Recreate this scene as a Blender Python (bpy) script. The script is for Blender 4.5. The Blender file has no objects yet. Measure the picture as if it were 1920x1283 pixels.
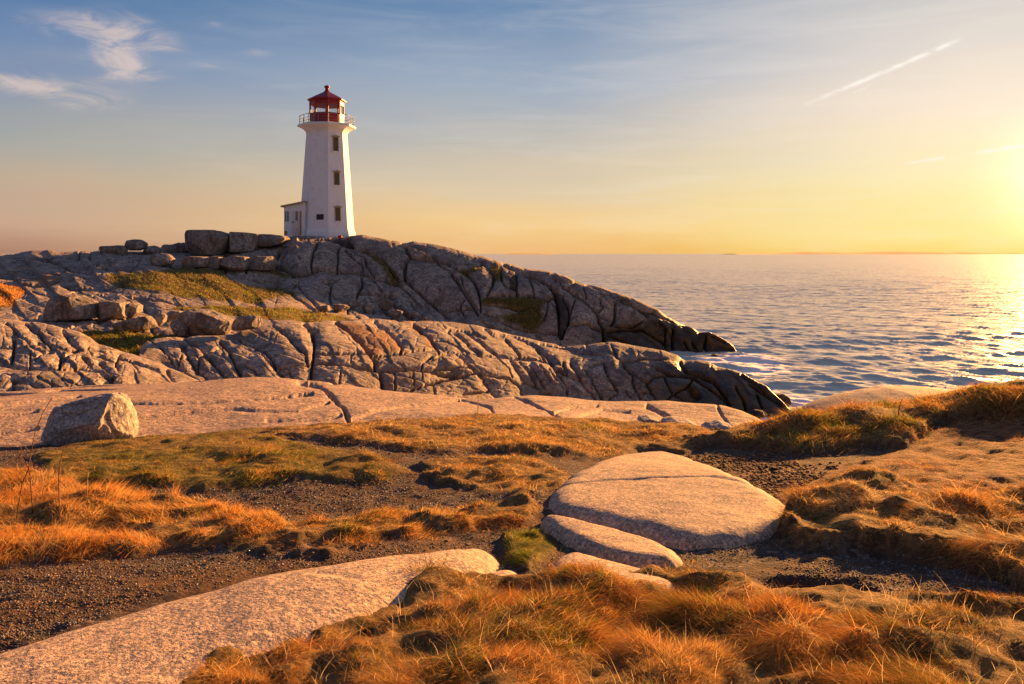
import bpy, math, random
import numpy as np
from math import radians, sin, cos, pi
rng = np.random.default_rng(7); random.seed(7)
F = 1493.0; HZ = 476.0; CX = 960.0; CAMZ = 7.0          # photo pixels: focal length, horizon row, centre column, eye height
scene = bpy.context.scene
# ------------------------------------------------------------------ camera
cam = bpy.data.cameras.new('camera'); cam_o = bpy.data.objects.new('camera', cam)
scene.collection.objects.link(cam_o); scene.camera = cam_o
cam_o.location = (0, 0, CAMZ); cam_o.rotation_euler = (radians(90), 0, 0)
cam.sensor_width = 36; cam.lens = F / 1920 * 36
cam.shift_y = -(641.5 - HZ) / 1920; cam.clip_start = 0.05; cam.clip_end = 60000
# ------------------------------------------------------------------ exposure, sun, sky
EXP = 1.95
scene.view_settings.view_transform = 'Standard'; scene.view_settings.look = 'None'
scene.view_settings.exposure = EXP; scene.view_settings.gamma = 1
SUN_AZ, SUN_EL = 38.0, 10.5
sl = bpy.data.lights.new('sun', 'SUN'); sl.energy = 5.0; sl.angle = radians(0.8); sl.color = (1.0, 0.46, 0.125)
so = bpy.data.objects.new('sun', sl); scene.collection.objects.link(so)
so.rotation_euler = (radians(90 - SUN_EL), 0, radians(-SUN_AZ + 180))
def sdir(az, el): return (sin(radians(az)) * cos(radians(el)), cos(radians(az)) * cos(radians(el)), sin(radians(el)))

class NT:
    """tiny node helper"""
    def __init__(s, tree): s.t = tree; s.n = tree.nodes; s.l = tree.links
    def new(s, typ, **kw):
        n = s.n.new(typ)
        for k, v in kw.items(): setattr(n, k, v)
        return n
    def put(s, sock, v):
        if hasattr(v, 'is_output') or isinstance(v, bpy.types.NodeSocket): s.l.new(v, sock)
        elif v is not None: sock.default_value = v
    def math(s, op, a, b=None, c=None, clamp=False):
        n = s.new('ShaderNodeMath', operation=op); n.use_clamp = clamp
        s.put(n.inputs[0], a)
        if b is not None: s.put(n.inputs[1], b)
        if c is not None: s.put(n.inputs[2], c)
        return n.outputs[0]
    def vmath(s, op, a, b=None, out=0):
        n = s.new('ShaderNodeVectorMath', operation=op); s.put(n.inputs[0], a)
        if b is not None: s.put(n.inputs[1], b)
        return n.outputs[out]
    def mix(s, f, a, b, blend='MIX'):
        n = s.new('ShaderNodeMix', data_type='RGBA', blend_type=blend)
        s.put(n.inputs[0], f); s.put(n.inputs[6], a); s.put(n.inputs[7], b); return n.outputs[2]
    def ramp(s, f, stops, interp='LINEAR'):
        n = s.new('ShaderNodeValToRGB'); cr = n.color_ramp; cr.interpolation = interp
        while len(cr.elements) < len(stops): cr.elements.new(0.5)
        for e, (p, c) in zip(cr.elements, stops): e.position = p; e.color = (*c, 1) if len(c) == 3 else c
        s.put(n.inputs[0], f); return n.outputs[0]
    def sstep(s, v, a, b):
        n = s.new('ShaderNodeMapRange', interpolation_type='SMOOTHSTEP')
        s.put(n.inputs[0], v); n.inputs[1].default_value = a; n.inputs[2].default_value = b; return n.outputs[0]
    def noise(s, vec, scale, detail=4, rough=0.55, dist=0.0, out=0):
        n = s.new('ShaderNodeTexNoise'); s.put(n.inputs['Vector'], vec)
        n.inputs['Scale'].default_value = scale; n.inputs['Detail'].default_value = detail
        n.inputs['Roughness'].default_value = rough; n.inputs['Distortion'].default_value = dist
        return n.outputs[out]
    def voro(s, vec, scale, feature='F1', out='Distance'):
        n = s.new('ShaderNodeTexVoronoi', feature=feature); s.put(n.inputs['Vector'], vec)
        n.inputs['Scale'].default_value = scale; return n.outputs[out]
    def scalev(s, vec, sc, rot=(0, 0, 0)):
        n = s.new('ShaderNodeMapping'); s.put(n.inputs[0], vec)
        n.inputs['Scale'].default_value = sc; n.inputs['Rotation'].default_value = rot; return n.outputs[0]

def S(r, g, b):      # sRGB 0-255 -> linear
    f = lambda c: (c / 255) / 12.92 if c <= 10 else ((c / 255 + 0.055) / 1.055) ** 2.4
    return (f(r), f(g), f(b))

world = bpy.data.worlds.new('World'); scene.world = world; world.use_nodes = True
w = NT(world.node_tree); w.n.clear()
tc = w.new('ShaderNodeTexCoord').outputs['Generated']
d = w.vmath('NORMALIZE', tc)
sx = w.new('ShaderNodeSeparateXYZ'); w.l.new(d, sx.inputs[0])
az = w.math('ARCTAN2', sx.outputs[0], sx.outputs[1])            # azimuth clockwise from the look direction
el = w.math('ARCSINE', sx.outputs[2])
eld = w.math('MULTIPLY', el, 180 / pi / 60, clamp=True)         # 0..60 degrees -> 0..1
azd = w.math('MULTIPLY', az, 180 / pi)
def E(*st): return [(p / 60, S(*c)) for p, c in st]
wn = w.noise(w.scalev(d, (1.5, 1.5, 9)), 2.2, 5, 0.55, 0.4)
eld2 = w.math('ADD', eld, w.math('MULTIPLY', w.math('SUBTRACT', wn, 0.5), 0.055), clamp=True)
L_ = w.ramp(eld2, E((0, (172, 128, 108)), (2, (200, 164, 140)), (4.5, (190, 170, 148)), (7, (168, 168, 162)), (10, (142, 154, 172)), (13, (112, 138, 176)), (17.5, (60, 110, 158)), (26, (44, 84, 140)), (60, (60, 84, 140))))
C_ = w.ramp(eld2, E((0, (240, 186, 120)), (2, (246, 206, 142)), (5, (224, 203, 170)), (8, (196, 190, 180)), (12, (160, 174, 192)), (17.5, (112, 142, 178)), (28, (80, 112, 165)), (60, (66, 88, 145))))
R_ = w.ramp(eld2, E((0, (250, 206, 84)), (1.5, (253, 228, 142)), (5, (251, 234, 182)), (9, (249, 229, 206)), (13, (226, 216, 208)), (17.5, (198, 198, 198)), (28, (150, 162, 188)), (60, (82, 100, 150))))
B_ = w.ramp(eld, E((0, (100, 88, 88)), (8, (120, 116, 130)), (20, (122, 128, 150)), (40, (98, 108, 134)), (60, (72, 86, 120))))
c1 = w.mix(w.sstep(azd, -38, 2), L_, C_)
c2 = w.mix(w.sstep(azd, 0, 31), c1, R_)
back = w.sstep(w.math('ABSOLUTE', w.math('SUBTRACT', azd, 10)), 50, 105)
c3 = w.mix(back, c2, B_)
# glow round the sun
gdir = sdir(35.5, 4.3)
ang = w.math('ARCCOSINE', w.math('MINIMUM', w.vmath('DOT_PRODUCT', d, gdir, out=1), 0.99999))
angd = w.math('MULTIPLY', ang, 180 / pi)
g1 = w.math('EXPONENT', w.math('MULTIPLY', w.math('POWER', w.math('DIVIDE', angd, 3.0), 2), -1))
g2 = w.math('EXPONENT', w.math('MULTIPLY', w.math('DIVIDE', angd, 6.5), -1))
glow = w.mix(1.0, (0, 0, 0, 1), (0, 0, 0, 1), 'ADD')
ga = w.vmath('SCALE', (1.0, 0.93, 0.62)); ga.node.inputs[3].default_value = 1; w.l.new(w.math('MULTIPLY', g1, 0.75), ga.node.inputs[3])
gb = w.vmath('SCALE', (1.0, 0.80, 0.34)); w.l.new(w.math('MULTIPLY', g2, 0.22), gb.node.inputs[3])
c4 = w.vmath('ADD', w.vmath('ADD', c3, ga), gb)
# clouds: each patch is a soft spot of sky direction broken up by stretched noise
cn = w.noise(w.scalev(d, (3.0, 3.0, 9), (0, 0.25, 0)), 5.0, 9, 0.62, 0.9)
def spot(px, py, hw, hh, tilt=0.0):
    a0 = math.degrees(math.atan((px - CX) / F)); e0 = math.degrees(math.atan((HZ - py) / F * cos(radians(a0))))
    k = math.degrees(1 / F)
    dx = w.math('SUBTRACT', azd, a0); dy = w.math('SUBTRACT', w.math('MULTIPLY', el, 180 / pi), e0)
    ct, st = cos(tilt), sin(tilt)
    u = w.math('ADD', w.math('MULTIPLY', dx, ct / (hw * k)), w.math('MULTIPLY', dy, st / (hw * k)))
    v = w.math('ADD', w.math('MULTIPLY', dx, -st / (hh * k)), w.math('MULTIPLY', dy, ct / (hh * k)))
    r2 = w.math('ADD', w.math('MULTIPLY', u, u), w.math('MULTIPLY', v, v))
    return w.math('EXPONENT', w.math('MULTIPLY', r2, -1))
def addall(v):
    a = v[0]
    for b in v[1:]: a = w.math('ADD', a, b)
    return a
sp = addall([w.math('MULTIPLY', spot(*a), k) for a, k in [
    ((222, 100, 50, 30, -0.7), 1.15), ((245, 128, 60, 14, -0.1), 0.85), ((185, 130, 120, 50), .35), ((90, 170, 85, 22, -0.1), 0.85), ((200, 188, 60, 14), 0.8), ((130, 45, 90, 22), .6), ((250, 60, 80, 26, -.2), .6),
    ((20, 155, 60, 18, -0.2), 0.8), ((240, 150, 40, 8, 0.1), 0.6), ((285, 88, 30, 6), 0.6), ((480, 100, 45, 9, 0.1), 0.62), ((385, 122, 30, 7), 0.55),
    ((405, 45, 20, 7), 0.5), ((150, 50, 70, 20), 0.42), ((290, 60, 50, 22, -.4), 0.45), ((960, 80, 90, 8), 0.25), ((1180, 18, 40, 12, 0.6), 0.3), ((1880, 22, 60, 8, 0.4), 0.6)]])
cl = w.sstep(w.math('MULTIPLY', sp, w.math('ADD', w.math('MULTIPLY', cn, 3.2), -1.0)), 0.06, 1.6)
c5 = w.mix(w.math('MULTIPLY', cl, 0.6), c4, (*S(238, 212, 196), 1))
def streak(x0, y0, x1, y1, wd, k):                               # contrail: line between two directions
    def ae(px, py):
        a0 = math.degrees(math.atan((px - CX) / F)); return a0, math.degrees(math.atan((HZ - py) / F * cos(radians(a0))))
    (a0, e0), (a1, e1) = ae(x0, y0), ae(x1, y1); L = math.hypot(a1 - a0, e1 - e0); ux, uy = (a1 - a0) / L, (e1 - e0) / L
    dx = w.math('SUBTRACT', azd, a0); dy = w.math('SUBTRACT', w.math('MULTIPLY', el, 180 / pi), e0)
    t = w.math('DIVIDE', w.math('ADD', w.math('MULTIPLY', dx, ux), w.math('MULTIPLY', dy, uy)), L)
    s = w.math('ADD', w.math('MULTIPLY', dx, -uy), w.math('MULTIPLY', dy, ux))
    wk = wd * math.degrees(1 / F)
    g = w.math('EXPONENT', w.math('MULTIPLY', w.math('POWER', w.math('DIVIDE', w.math('ABSOLUTE', s), wk), 2), -1))
    m = w.math('MULTIPLY', w.sstep(t, 0.0, 0.35), w.sstep(w.math('MULTIPLY', t, -1), -1.02, -0.9))
    return w.math('MULTIPLY', w.math('MULTIPLY', g, m), k)
tr = addall([streak(1480, 208, 1806, 71, 3.4, 0.85), streak(1590, 178, 1635, 160, 2.2, 0.3), streak(1690, 308, 1775, 295, 2.5, 0.5), streak(1810, 290, 1990, 262, 2.8, 0.9)])
tr = w.math('MULTIPLY', tr, w.sstep(w.noise(w.scalev(d, (1, 1, 2)), 60, 3), 0.2, 0.6))
c6 = w.mix(tr, c5, (1.05, 0.98, 0.88, 1))
cir = w.noise(w.scalev(d, (2, 2, 16), (0, -0.32, 0)), 2.0, 8, 0.6, 0.6)
c7 = w.mix(w.math('MULTIPLY', w.math('MULTIPLY', w.sstep(cir, 0.42, 0.75), w.sstep(azd, -40, 15)), 0.17), c6, (1.0, 0.90, 0.80, 1))
bg = w.new('ShaderNodeBackground'); w.l.new(c7, bg.inputs[0]); bg.inputs[1].default_value = 1.0 / 2 ** EXP
wo = w.new('ShaderNodeOutputWorld'); w.l.new(bg.outputs[0], wo.inputs[0])

# ------------------------------------------------------------------ numeric helpers
_perm = rng.random((64, 64, 64)).astype(np.float32)
def vnoise(x, y, z=0.0):
    x = np.asarray(x, np.float64); y = np.asarray(y, np.float64) + 0 * x; z = np.asarray(z, np.float64) + 0 * x
    xi, yi, zi = np.floor(x).astype(int), np.floor(y).astype(int), np.floor(z).astype(int)
    fx, fy, fz = x - xi, y - yi, z - zi
    fx = fx * fx * fx * (fx * (fx * 6 - 15) + 10); fy = fy * fy * fy * (fy * (fy * 6 - 15) + 10); fz = fz * fz * fz * (fz * (fz * 6 - 15) + 10)
    P = lambda a, b, c: _perm[(xi + a) & 63, (yi + b) & 63, (zi + c) & 63]
    def lx(b, c): return P(0, b, c) * (1 - fx) + P(1, b, c) * fx
    def ly(c): return lx(0, c) * (1 - fy) + lx(1, c) * fy
    return (ly(0) * (1 - fz) + ly(1) * fz) * 2 - 1
def fbm(x, y, z=0.0, o=4, g=0.5):
    a, s, r = 1.0, 0.0, 0.0
    for i in range(o):
        s = s + a * vnoise(np.asarray(x) * 2 ** i + 17.3 * i, np.asarray(y) * 2 ** i + 5.1 * i, np.asarray(z) * 2 ** i + 3.7 * i); r += a; a *= g
    return s / r
def at(px, py, Y): return ((px - CX) / F * Y, Y, CAMZ + (HZ - py) / F * Y)
def inpoly(px, py, poly):
    r = np.zeros(np.shape(px), bool); n = len(poly)
    for i in range(n):
        x1, y1 = poly[i]; x2, y2 = poly[(i + 1) % n]
        if y1 == y2: continue
        c = ((y1 > py) != (y2 > py)) & (px < (x2 - x1) * (py - y1) / (y2 - y1) + x1); r ^= c
    return r
def pldist(px, py, poly, closed=True):
    dm = np.full(np.shape(px), 1e9); n = len(poly)
    for i in range(n if closed else n - 1):
        x1, y1 = poly[i]; x2, y2 = poly[(i + 1) % n]; dx, dy = x2 - x1, y2 - y1
        t = np.clip(((px - x1) * dx + (py - y1) * dy) / (dx * dx + dy * dy + 1e-9), 0, 1)
        dm = np.minimum(dm, np.hypot(px - x1 - t * dx, py - y1 - t * dy))
    return dm
def soft(px, py, poly, wd, nz=0.0):            # 1 inside, 0 outside, over wd pixels
    dd = pldist(px, py, poly); s = np.where(inpoly(px, py, poly), dd, -dd) + nz
    return np.clip(0.5 + s / (2 * wd), 0, 1)

# ------------------------------------------------------------------ objects
def tag(o, label=None, cat=None, group=None, kind=None):
    if label: o['label'] = label
    if cat: o['category'] = cat
    if group: o['group'] = group
    if kind: o['kind'] = kind
    return o
def link(o, parent=None):
    scene.collection.objects.link(o)
    if parent is not None: o.parent = parent
    return o
def empty(name, loc, rz=0.0):
    o = bpy.data.objects.new(name, None); o.location = loc; o.rotation_euler = (0, 0, rz); return link(o)
def npmesh(name, V, faces, mat, parent=None, attrs=None, smooth=True):
    """V (n,3); faces: (m,3) or (m,4) array, or a list of such arrays"""
    V = np.asarray(V, np.float32); fl = faces if isinstance(faces, list) else [faces]
    me = bpy.data.meshes.new(name)
    idx = np.concatenate([f.ravel() for f in fl]).astype(np.int32)
    sizes = np.concatenate([np.full(len(f), f.shape[1], np.int32) for f in fl])
    me.vertices.add(len(V)); me.vertices.foreach_set('co', V.ravel())
    me.loops.add(len(idx)); me.loops.foreach_set('vertex_index', idx)
    me.polygons.add(len(sizes)); st = np.zeros(len(sizes), np.int32); st[1:] = np.cumsum(sizes)[:-1]
    me.polygons.foreach_set('loop_start', st)
    me.update(calc_edges=True)
    if smooth: me.polygons.foreach_set('use_smooth', np.ones(len(sizes), bool))
    for k, a in (attrs or {}).items():
        a = np.asarray(a, np.float32)
        if a.ndim == 1: me.attributes.new(k, 'FLOAT', 'POINT').data.foreach_set('value', a)
        else:
            if a.shape[1] == 3: a = np.concatenate([a, np.ones((len(a), 1), np.float32)], 1)
            me.attributes.new(k, 'FLOAT_COLOR', 'POINT').data.foreach_set('color', a.ravel())
    me.materials.append(mat); o = bpy.data.objects.new(name, me); return link(o, parent)
def gridfaces(nr, nc):
    i = np.arange(nr * nc).reshape(nr, nc)
    return np.stack([i[:-1, :-1], i[:-1, 1:], i[1:, 1:], i[1:, :-1]], -1).reshape(-1, 4)
class MB:
    """collects simple solids into one mesh"""
    def __init__(s): s.v = []; s.f = []
    def add(s, vs, fs):
        b = len(s.v); s.v += [tuple(v) for v in vs]; s.f += [tuple(b + i for i in f) for f in fs]
    def box(s, c, h, R=None):
        vs = [(c[0] + sx * h[0], c[1] + sy * h[1], c[2] + sz * h[2]) for sx in (-1, 1) for sy in (-1, 1) for sz in (-1, 1)]
        s.add(vs, [(0, 1, 3, 2), (4, 6, 7, 5), (0, 4, 5, 1), (2, 3, 7, 6), (0, 2, 6, 4), (1, 5, 7, 3)])
    def prism(s, lo, hi):                       # matching rings of points, capped
        n = len(lo); s.add(list(lo) + list(hi), [(i, (i + 1) % n, n + (i + 1) % n, n + i) for i in range(n)] + [tuple(range(n))[::-1], tuple(range(n, 2 * n))])
    def rings(s, rs, cap=True):
        n = len(rs[0]); vs = [p for r in rs for p in r]; fs = []
        for k in range(len(rs) - 1):
            for i in range(n): fs.append((k * n + i, k * n + (i + 1) % n, (k + 1) * n + (i + 1) % n, (k + 1) * n + i))
        if cap: fs += [tuple(range(n))[::-1], tuple((len(rs) - 1) * n + i for i in range(n))]
        s.add(vs, fs)
    def bar(s, a, b, r, n=6):
        a, b = np.array(a, float), np.array(b, float); t = b - a; t /= np.linalg.norm(t)
        u = np.cross(t, (0, 0, 1) if abs(t[2]) < 0.9 else (1, 0, 0)); u /= np.linalg.norm(u); v = np.cross(t, u)
        R = [[p + r * (cos(2 * pi * i / n) * u + sin(2 * pi * i / n) * v) for i in range(n)] for p in (a, b)]
        s.rings(R)
    def build(s, name, mat, parent=None, bevel=0.0, smooth=False):
        me = bpy.data.meshes.new(name); me.from_pydata(s.v, [], s.f); me.update(); me.materials.append(mat)
        if smooth: me.polygons.foreach_set('use_smooth', np.ones(len(me.polygons), bool))
        o = link(bpy.data.objects.new(name, me), parent)
        if bevel: m = o.modifiers.new('bevel', 'BEVEL'); m.width = bevel; m.segments = 2
        return o

# ------------------------------------------------------------------ materials
def mat(name):
    m = bpy.data.materials.new(name); m.use_nodes = True; t = NT(m.node_tree); t.n.clear()
    out = t.new('ShaderNodeOutputMaterial'); b = t.new('ShaderNodeBsdfPrincipled'); t.l.new(b.outputs[0], out.inputs[0])
    return m, t, b, out
def bump(t, b, h, dist, strength=1.0, nrm=None):
    n = t.new('ShaderNodeBump'); n.inputs['Distance'].default_value = dist; n.inputs['Strength'].default_value = strength
    t.put(n.inputs['Height'], h)
    if nrm is not None: t.l.new(nrm, n.inputs['Normal'])
    t.l.new(n.outputs[0], b.inputs['Normal']); return n.outputs[0]
def granite(name, light=(0.46, 0.37, 0.32), dark=(0.17, 0.145, 0.135), grain=90.0, wet=True, masks=True, gb=0.006, big=0.05, far=False):
    m, t, b, out = mat(name)
    P = t.new('ShaderNodeNewGeometry').outputs['Position']
    n1 = t.noise(P, grain, 2, 0.7); v1 = t.voro(P, grain * 0.9, out='Color')
    sepv = t.new('ShaderNodeSeparateColor'); t.l.new(v1, sepv.inputs[0])
    n2 = t.noise(P, 1.1 if far else 2.3, 6, 0.6, 0.6); n3 = t.noise(P, 7.0, 5, 0.65)
    base = t.mix(t.sstep(n2, 0.30, 0.72), (*light, 1), (light[0] * 0.72, light[1] * 0.76, light[2] * 0.80, 1))
    speck = t.math('MULTIPLY', t.sstep(n1, 0.50, 0.60), t.math('ADD', 0.35, t.math('MULTIPLY', t.sstep(n3, 0.38, 0.60), 0.65)))
    base = t.mix(t.math('MULTIPLY', t.sstep(t.noise(P, grain * 0.45, 3, 0.75), 0.50, 0.58), 0.55), base, (light[0] * .42, light[1] * .52, light[2] * .72, 1))
    base = t.mix(t.math('MULTIPLY', speck, 0.85), base, (*dark, 1))
    base = t.mix(t.math('MULTIPLY', t.sstep(sepv.outputs[0], 0.70, 0.85), 0.6), base, (min(light[0] * 1.35, .8), min(light[1] * 1.4, .7), min(light[2] * 1.4, .6), 1))
    base = t.mix(t.math('MULTIPLY', t.sstep(sepv.outputs[1], 0.70, 0.80), 0.7), base, (light[0] * .28, light[1] * .36, light[2] * .5, 1))
    lich = t.math('MULTIPLY', t.sstep(t.noise(P, 2.6, 7, 0.72, 0.3), 0.57, 0.70), 0.55)
    base = t.mix(lich, base, (0.13, 0.12, 0.10, 1))
    if far:      # dark lichen blotches and seep streaks down the faces
        st_ = t.math('MULTIPLY', t.sstep(t.noise(t.scalev(P, (1.6, 1.6, 0.25)), 1.0, 6, 0.7, 0.4), 0.48, 0.62), 0.75)
        base = t.mix(st_, base, (0.10, 0.07, 0.05, 1))
        base = t.mix(t.math('MULTIPLY', t.sstep(t.noise(P, 0.5, 6, 0.65, 0.3), 0.46, 0.62), 0.62), base, (0.14, 0.115, 0.10, 1))
        base = t.mix(t.math('MULTIPLY', t.sstep(t.noise(P, 0.8, 5, 0.6, 0.8), 0.60, 0.70), 0.5), base, (0.30, 0.17, 0.07, 1))
    rough = 0.85
    if masks:
        a = t.new('ShaderNodeAttribute', attribute_name='mask'); sp_ = t.new('ShaderNodeSeparateColor'); t.l.new(a.outputs['Color'], sp_.inputs[0])
        tone = t.new('ShaderNodeAttribute', attribute_name='tone').outputs['Fac']
        base = t.mix(1.0, base, t.ramp(tone, [(0, (0.62, 0.61, 0.62)), (0.5, (1, 1, 1)), (1, (1.2, 1.14, 1.06))]), 'MULTIPLY')
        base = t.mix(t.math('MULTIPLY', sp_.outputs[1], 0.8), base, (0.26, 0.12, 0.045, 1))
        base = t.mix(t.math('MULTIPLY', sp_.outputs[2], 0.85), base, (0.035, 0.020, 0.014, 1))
        gcol = t.mix(t.sstep(t.noise(P, 3.0, 6, 0.7), 0.38, 0.62), (0.10, 0.085, 0.022, 1), (0.22, 0.13, 0.045, 1))
        gm = t.math('MULTIPLY', sp_.outputs[0], t.math('ADD', 0.6, t.sstep(t.noise(P, 5, 5, 0.7), 0.3, 0.6)), clamp=True)
        base = t.mix(gm, base, gcol)
    if wet:
        sz = t.new('ShaderNodeSeparateXYZ'); t.l.new(P, sz.inputs[0])
        wz = t.math('ADD', sz.outputs[2], t.math('MULTIPLY', t.math('SUBTRACT', t.noise(P, 0.35, 5, 0.6), 0.5), 2.4))
        far_x = t.sstep(sz.outputs[0], 3.5, 8.0)      # only the seaward end is washed
        wm = t.math('MULTIPLY', t.sstep(t.math('MULTIPLY', wz, -1), -2.7, -1.5), far_x)
        wetc = t.mix(t.sstep(t.noise(P, 1.6, 4, 0.6), 0.4, 0.65), (0.035, 0.022, 0.012, 1), (0.10, 0.058, 0.02, 1))
        base = t.mix(wm, base, wetc)
        rr = t.math('SUBTRACT', 0.85, t.math('MULTIPLY', wm, 0.42)); t.l.new(rr, b.inputs['Roughness'])
    else: b.inputs['Roughness'].default_value = rough
    b.inputs['Specular IOR Level'].default_value = 0.3
    t.l.new(base, b.inputs['Base Color'])
    hb = t.noise(P, 3.5 if far else 6.0, 8, 0.68, 0.3)
    nb = bump(t, b, hb, big, 0.8)
    nb2 = t.new('ShaderNodeBump'); nb2.inputs['Distance'].default_value = gb; t.l.new(n1, nb2.inputs['Height']); t.l.new(nb, nb2.inputs['Normal'])
    t.l.new(nb2.outputs[0], b.inputs['Normal'])
    return m
M = {}
M['far_rock'] = granite('headland_granite', light=(0.48, 0.355, 0.27), grain=11, far=True, gb=0.015, big=0.12)
M['shelf_rock'] = granite('shelf_granite', light=(0.52, 0.345, 0.25), grain=26, wet=False, gb=0.014, big=0.10)
M['near_rock'] = granite('speckled_granite', light=(0.58, 0.40, 0.27), dark=(0.06, 0.065, 0.08), grain=62, wet=False, masks=False, gb=0.006, big=0.012)
M['grey_rock'] = granite('grey_granite', light=(0.50, 0.40, 0.33), grain=40, wet=False, masks=False, gb=0.008, big=0.06)
M['far_boulder'] = granite('far_boulder_granite', light=(0.40, 0.32, 0.265), grain=11, wet=False, masks=False, far=True, gb=0.02, big=0.16)

def simple(name, col, rough=0.6, metal=0.0, dirt=0.0, emis=None):
    m, t, b, out = mat(name); P = t.new('ShaderNodeNewGeometry').outputs['Position']
    n = t.noise(P, 4.0, 6, 0.65, 0.5)
    c = t.mix(t.math('MULTIPLY', t.sstep(n, 0.5, 0.75), dirt), (*col, 1), (col[0] * 0.6, col[1] * 0.5, col[2] * 0.42, 1))
    t.l.new(c, b.inputs['Base Color']); b.inputs['Roughness'].default_value = rough; b.inputs['Metallic'].default_value = metal
    bump(t, b, t.noise(P, 30, 4), 0.004)
    return m
# white rendered tower: stains and cracks
m, t, b, out = mat('white_render'); P = t.new('ShaderNodeNewGeometry').outputs['Position']
c = t.mix(t.math('MULTIPLY', t.sstep(t.noise(P, 1.3, 7, 0.72, 0.5), 0.52, 0.72), 0.30), (0.84, 0.88, 0.95, 1), (0.50, 0.42, 0.36, 1))
c = t.mix(t.math('MULTIPLY', t.sstep(t.noise(t.scalev(P, (4, 4, 0.5)), 1.6, 5, 0.7), 0.56, 0.72), 0.45), c, (0.46, 0.33, 0.22, 1))
c = t.mix(t.math('MULTIPLY', t.sstep(t.noise(P, 5.0, 6, 0.75), 0.64, 0.70), 0.55), c, (0.30, 0.24, 0.22, 1))
t.l.new(c, b.inputs['Base Color']); b.inputs['Roughness'].default_value = 0.7; bump(t, b, t.noise(P, 12, 6, 0.7), 0.02)
M['white'] = m
M['red'] = simple('red_paint', (0.30, 0.012, 0.010), 0.45, dirt=0.35)
M['lamp_red'] = simple('red_lens', (0.55, 0.01, 0.02), 0.2)
M['iron'] = simple('grey_iron', (0.22, 0.22, 0.23), 0.5, 0.3)
M['darkmetal'] = simple('dark_metal', (0.05, 0.05, 0.05), 0.5)
M['black'] = simple('black_plaque', (0.012, 0.012, 0.014), 0.4)
M['board'] = simple('boarded_opening', (0.13, 0.105, 0.05), 0.8, dirt=0.5)
M['trim'] = simple('weathered_trim', (0.42, 0.34, 0.24), 0.8, dirt=0.8)
M['rust'] = simple('rusty_steel', (0.45, 0.22, 0.05), 0.8, dirt=0.6)
M['orange'] = simple('orange_paint', (0.62, 0.20, 0.08), 0.6, dirt=0.3)
M['bundle'] = simple('red_cloth', (0.6, 0.06, 0.05), 0.8)
M['door'] = simple('pale_door_paint', (0.68, 0.66, 0.66), 0.6, dirt=0.4)
M['dim_glass'] = simple('dim_window', (0.20, 0.22, 0.27), 0.15)
m, t, b, out = mat('lantern_glass')
b.inputs['Base Color'].default_value = (0.85, 0.95, 0.95, 1); b.inputs['Roughness'].default_value = 0.02
tr_ = t.new('ShaderNodeBsdfTransparent'); tr_.inputs[0].default_value = (0.93, 0.97, 0.97, 1)
mx = t.new('ShaderNodeMixShader'); mx.inputs[0].default_value = 0.14; t.l.new(tr_.outputs[0], mx.inputs[1]); t.l.new(b.outputs[0], mx.inputs[2]); t.l.new(mx.outputs[0], out.inputs[0])
M['glass'] = m
# ground
m, t, b, out = mat('gravel_and_soil'); P = t.new('ShaderNodeNewGeometry').outputs['Position']
a = t.new('ShaderNodeAttribute', attribute_name='zone'); zs = t.new('ShaderNodeSeparateColor'); t.l.new(a.outputs['Color'], zs.inputs[0])
vc = t.voro(P, 38, out='Color'); vd = t.voro(P, 38); vcs = t.new('ShaderNodeSeparateColor'); t.l.new(vc, vcs.inputs[0])
grav = t.ramp(vcs.outputs[0], [(0, (0.035, 0.03, 0.03)), (0.5, (0.08, 0.065, 0.06)), (0.85, (0.15, 0.12, 0.11)), (1, (0.32, 0.25, 0.21))])
grav = t.mix(t.sstep(t.noise(P, 2.4, 6, 0.7), 0.40, 0.60), grav, (0.10, 0.055, 0.035, 1))
soil = t.mix(t.sstep(t.noise(P, 8, 7, 0.7), 0.35, 0.65), (0.065, 0.036, 0.022, 1), (0.21, 0.12, 0.07, 1))
thatch = t.mix(t.sstep(t.noise(P, 14, 6, 0.75, 0.4), 0.35, 0.62), (0.07, 0.045, 0.016, 1), (0.34, 0.20, 0.07, 1))
moss = t.mix(t.sstep(t.noise(P, 9, 6, 0.7), 0.4, 0.62), (0.05, 0.052, 0.010, 1), (0.24, 0.17, 0.035, 1))
redmat = t.mix(t.sstep(t.noise(t.scalev(P, (1, 3, 1)), 9, 7, 0.75, 0.6), 0.38, 0.62), (0.065, 0.028, 0.015, 1), (0.36, 0.165, 0.07, 1))
c = t.mix(zs.outputs[1], grav, soil)
c = t.mix(zs.outputs[0], c, thatch)
az_ = t.new('ShaderNodeAttribute', attribute_name='zone2'); z2 = t.new('ShaderNodeSeparateColor'); t.l.new(az_.outputs['Color'], z2.inputs[0])
c = t.mix(z2.outputs[0], c, moss); c = t.mix(z2.outputs[1], c, redmat)
t.l.new(c, b.inputs['Base Color']); b.inputs['Roughness'].default_value = 0.95; b.inputs['Specular IOR Level'].default_value = 0.15
hh = t.math('ADD', t.math('MULTIPLY', t.noise(P, 22, 8, 0.75), 1.0), t.math('MULTIPLY', t.math('SUBTRACT', 1.0, vd), 0.35))
bump(t, b, hh, 0.035, 1.0)
M['ground'] = m
# pebbles
m, t, b, out = mat('pebble_stone'); tone = t.new('ShaderNodeAttribute', attribute_name='tone').outputs['Fac']
t.l.new(t.ramp(tone, [(0, (0.02, 0.02, 0.023)), (0.55, (0.085, 0.08, 0.083)), (0.88, (0.17, 0.155, 0.15)), (1, (0.42, 0.36, 0.32))]), b.inputs['Base Color'])
b.inputs['Roughness'].default_value = 0.8; M['pebble'] = m
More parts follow.
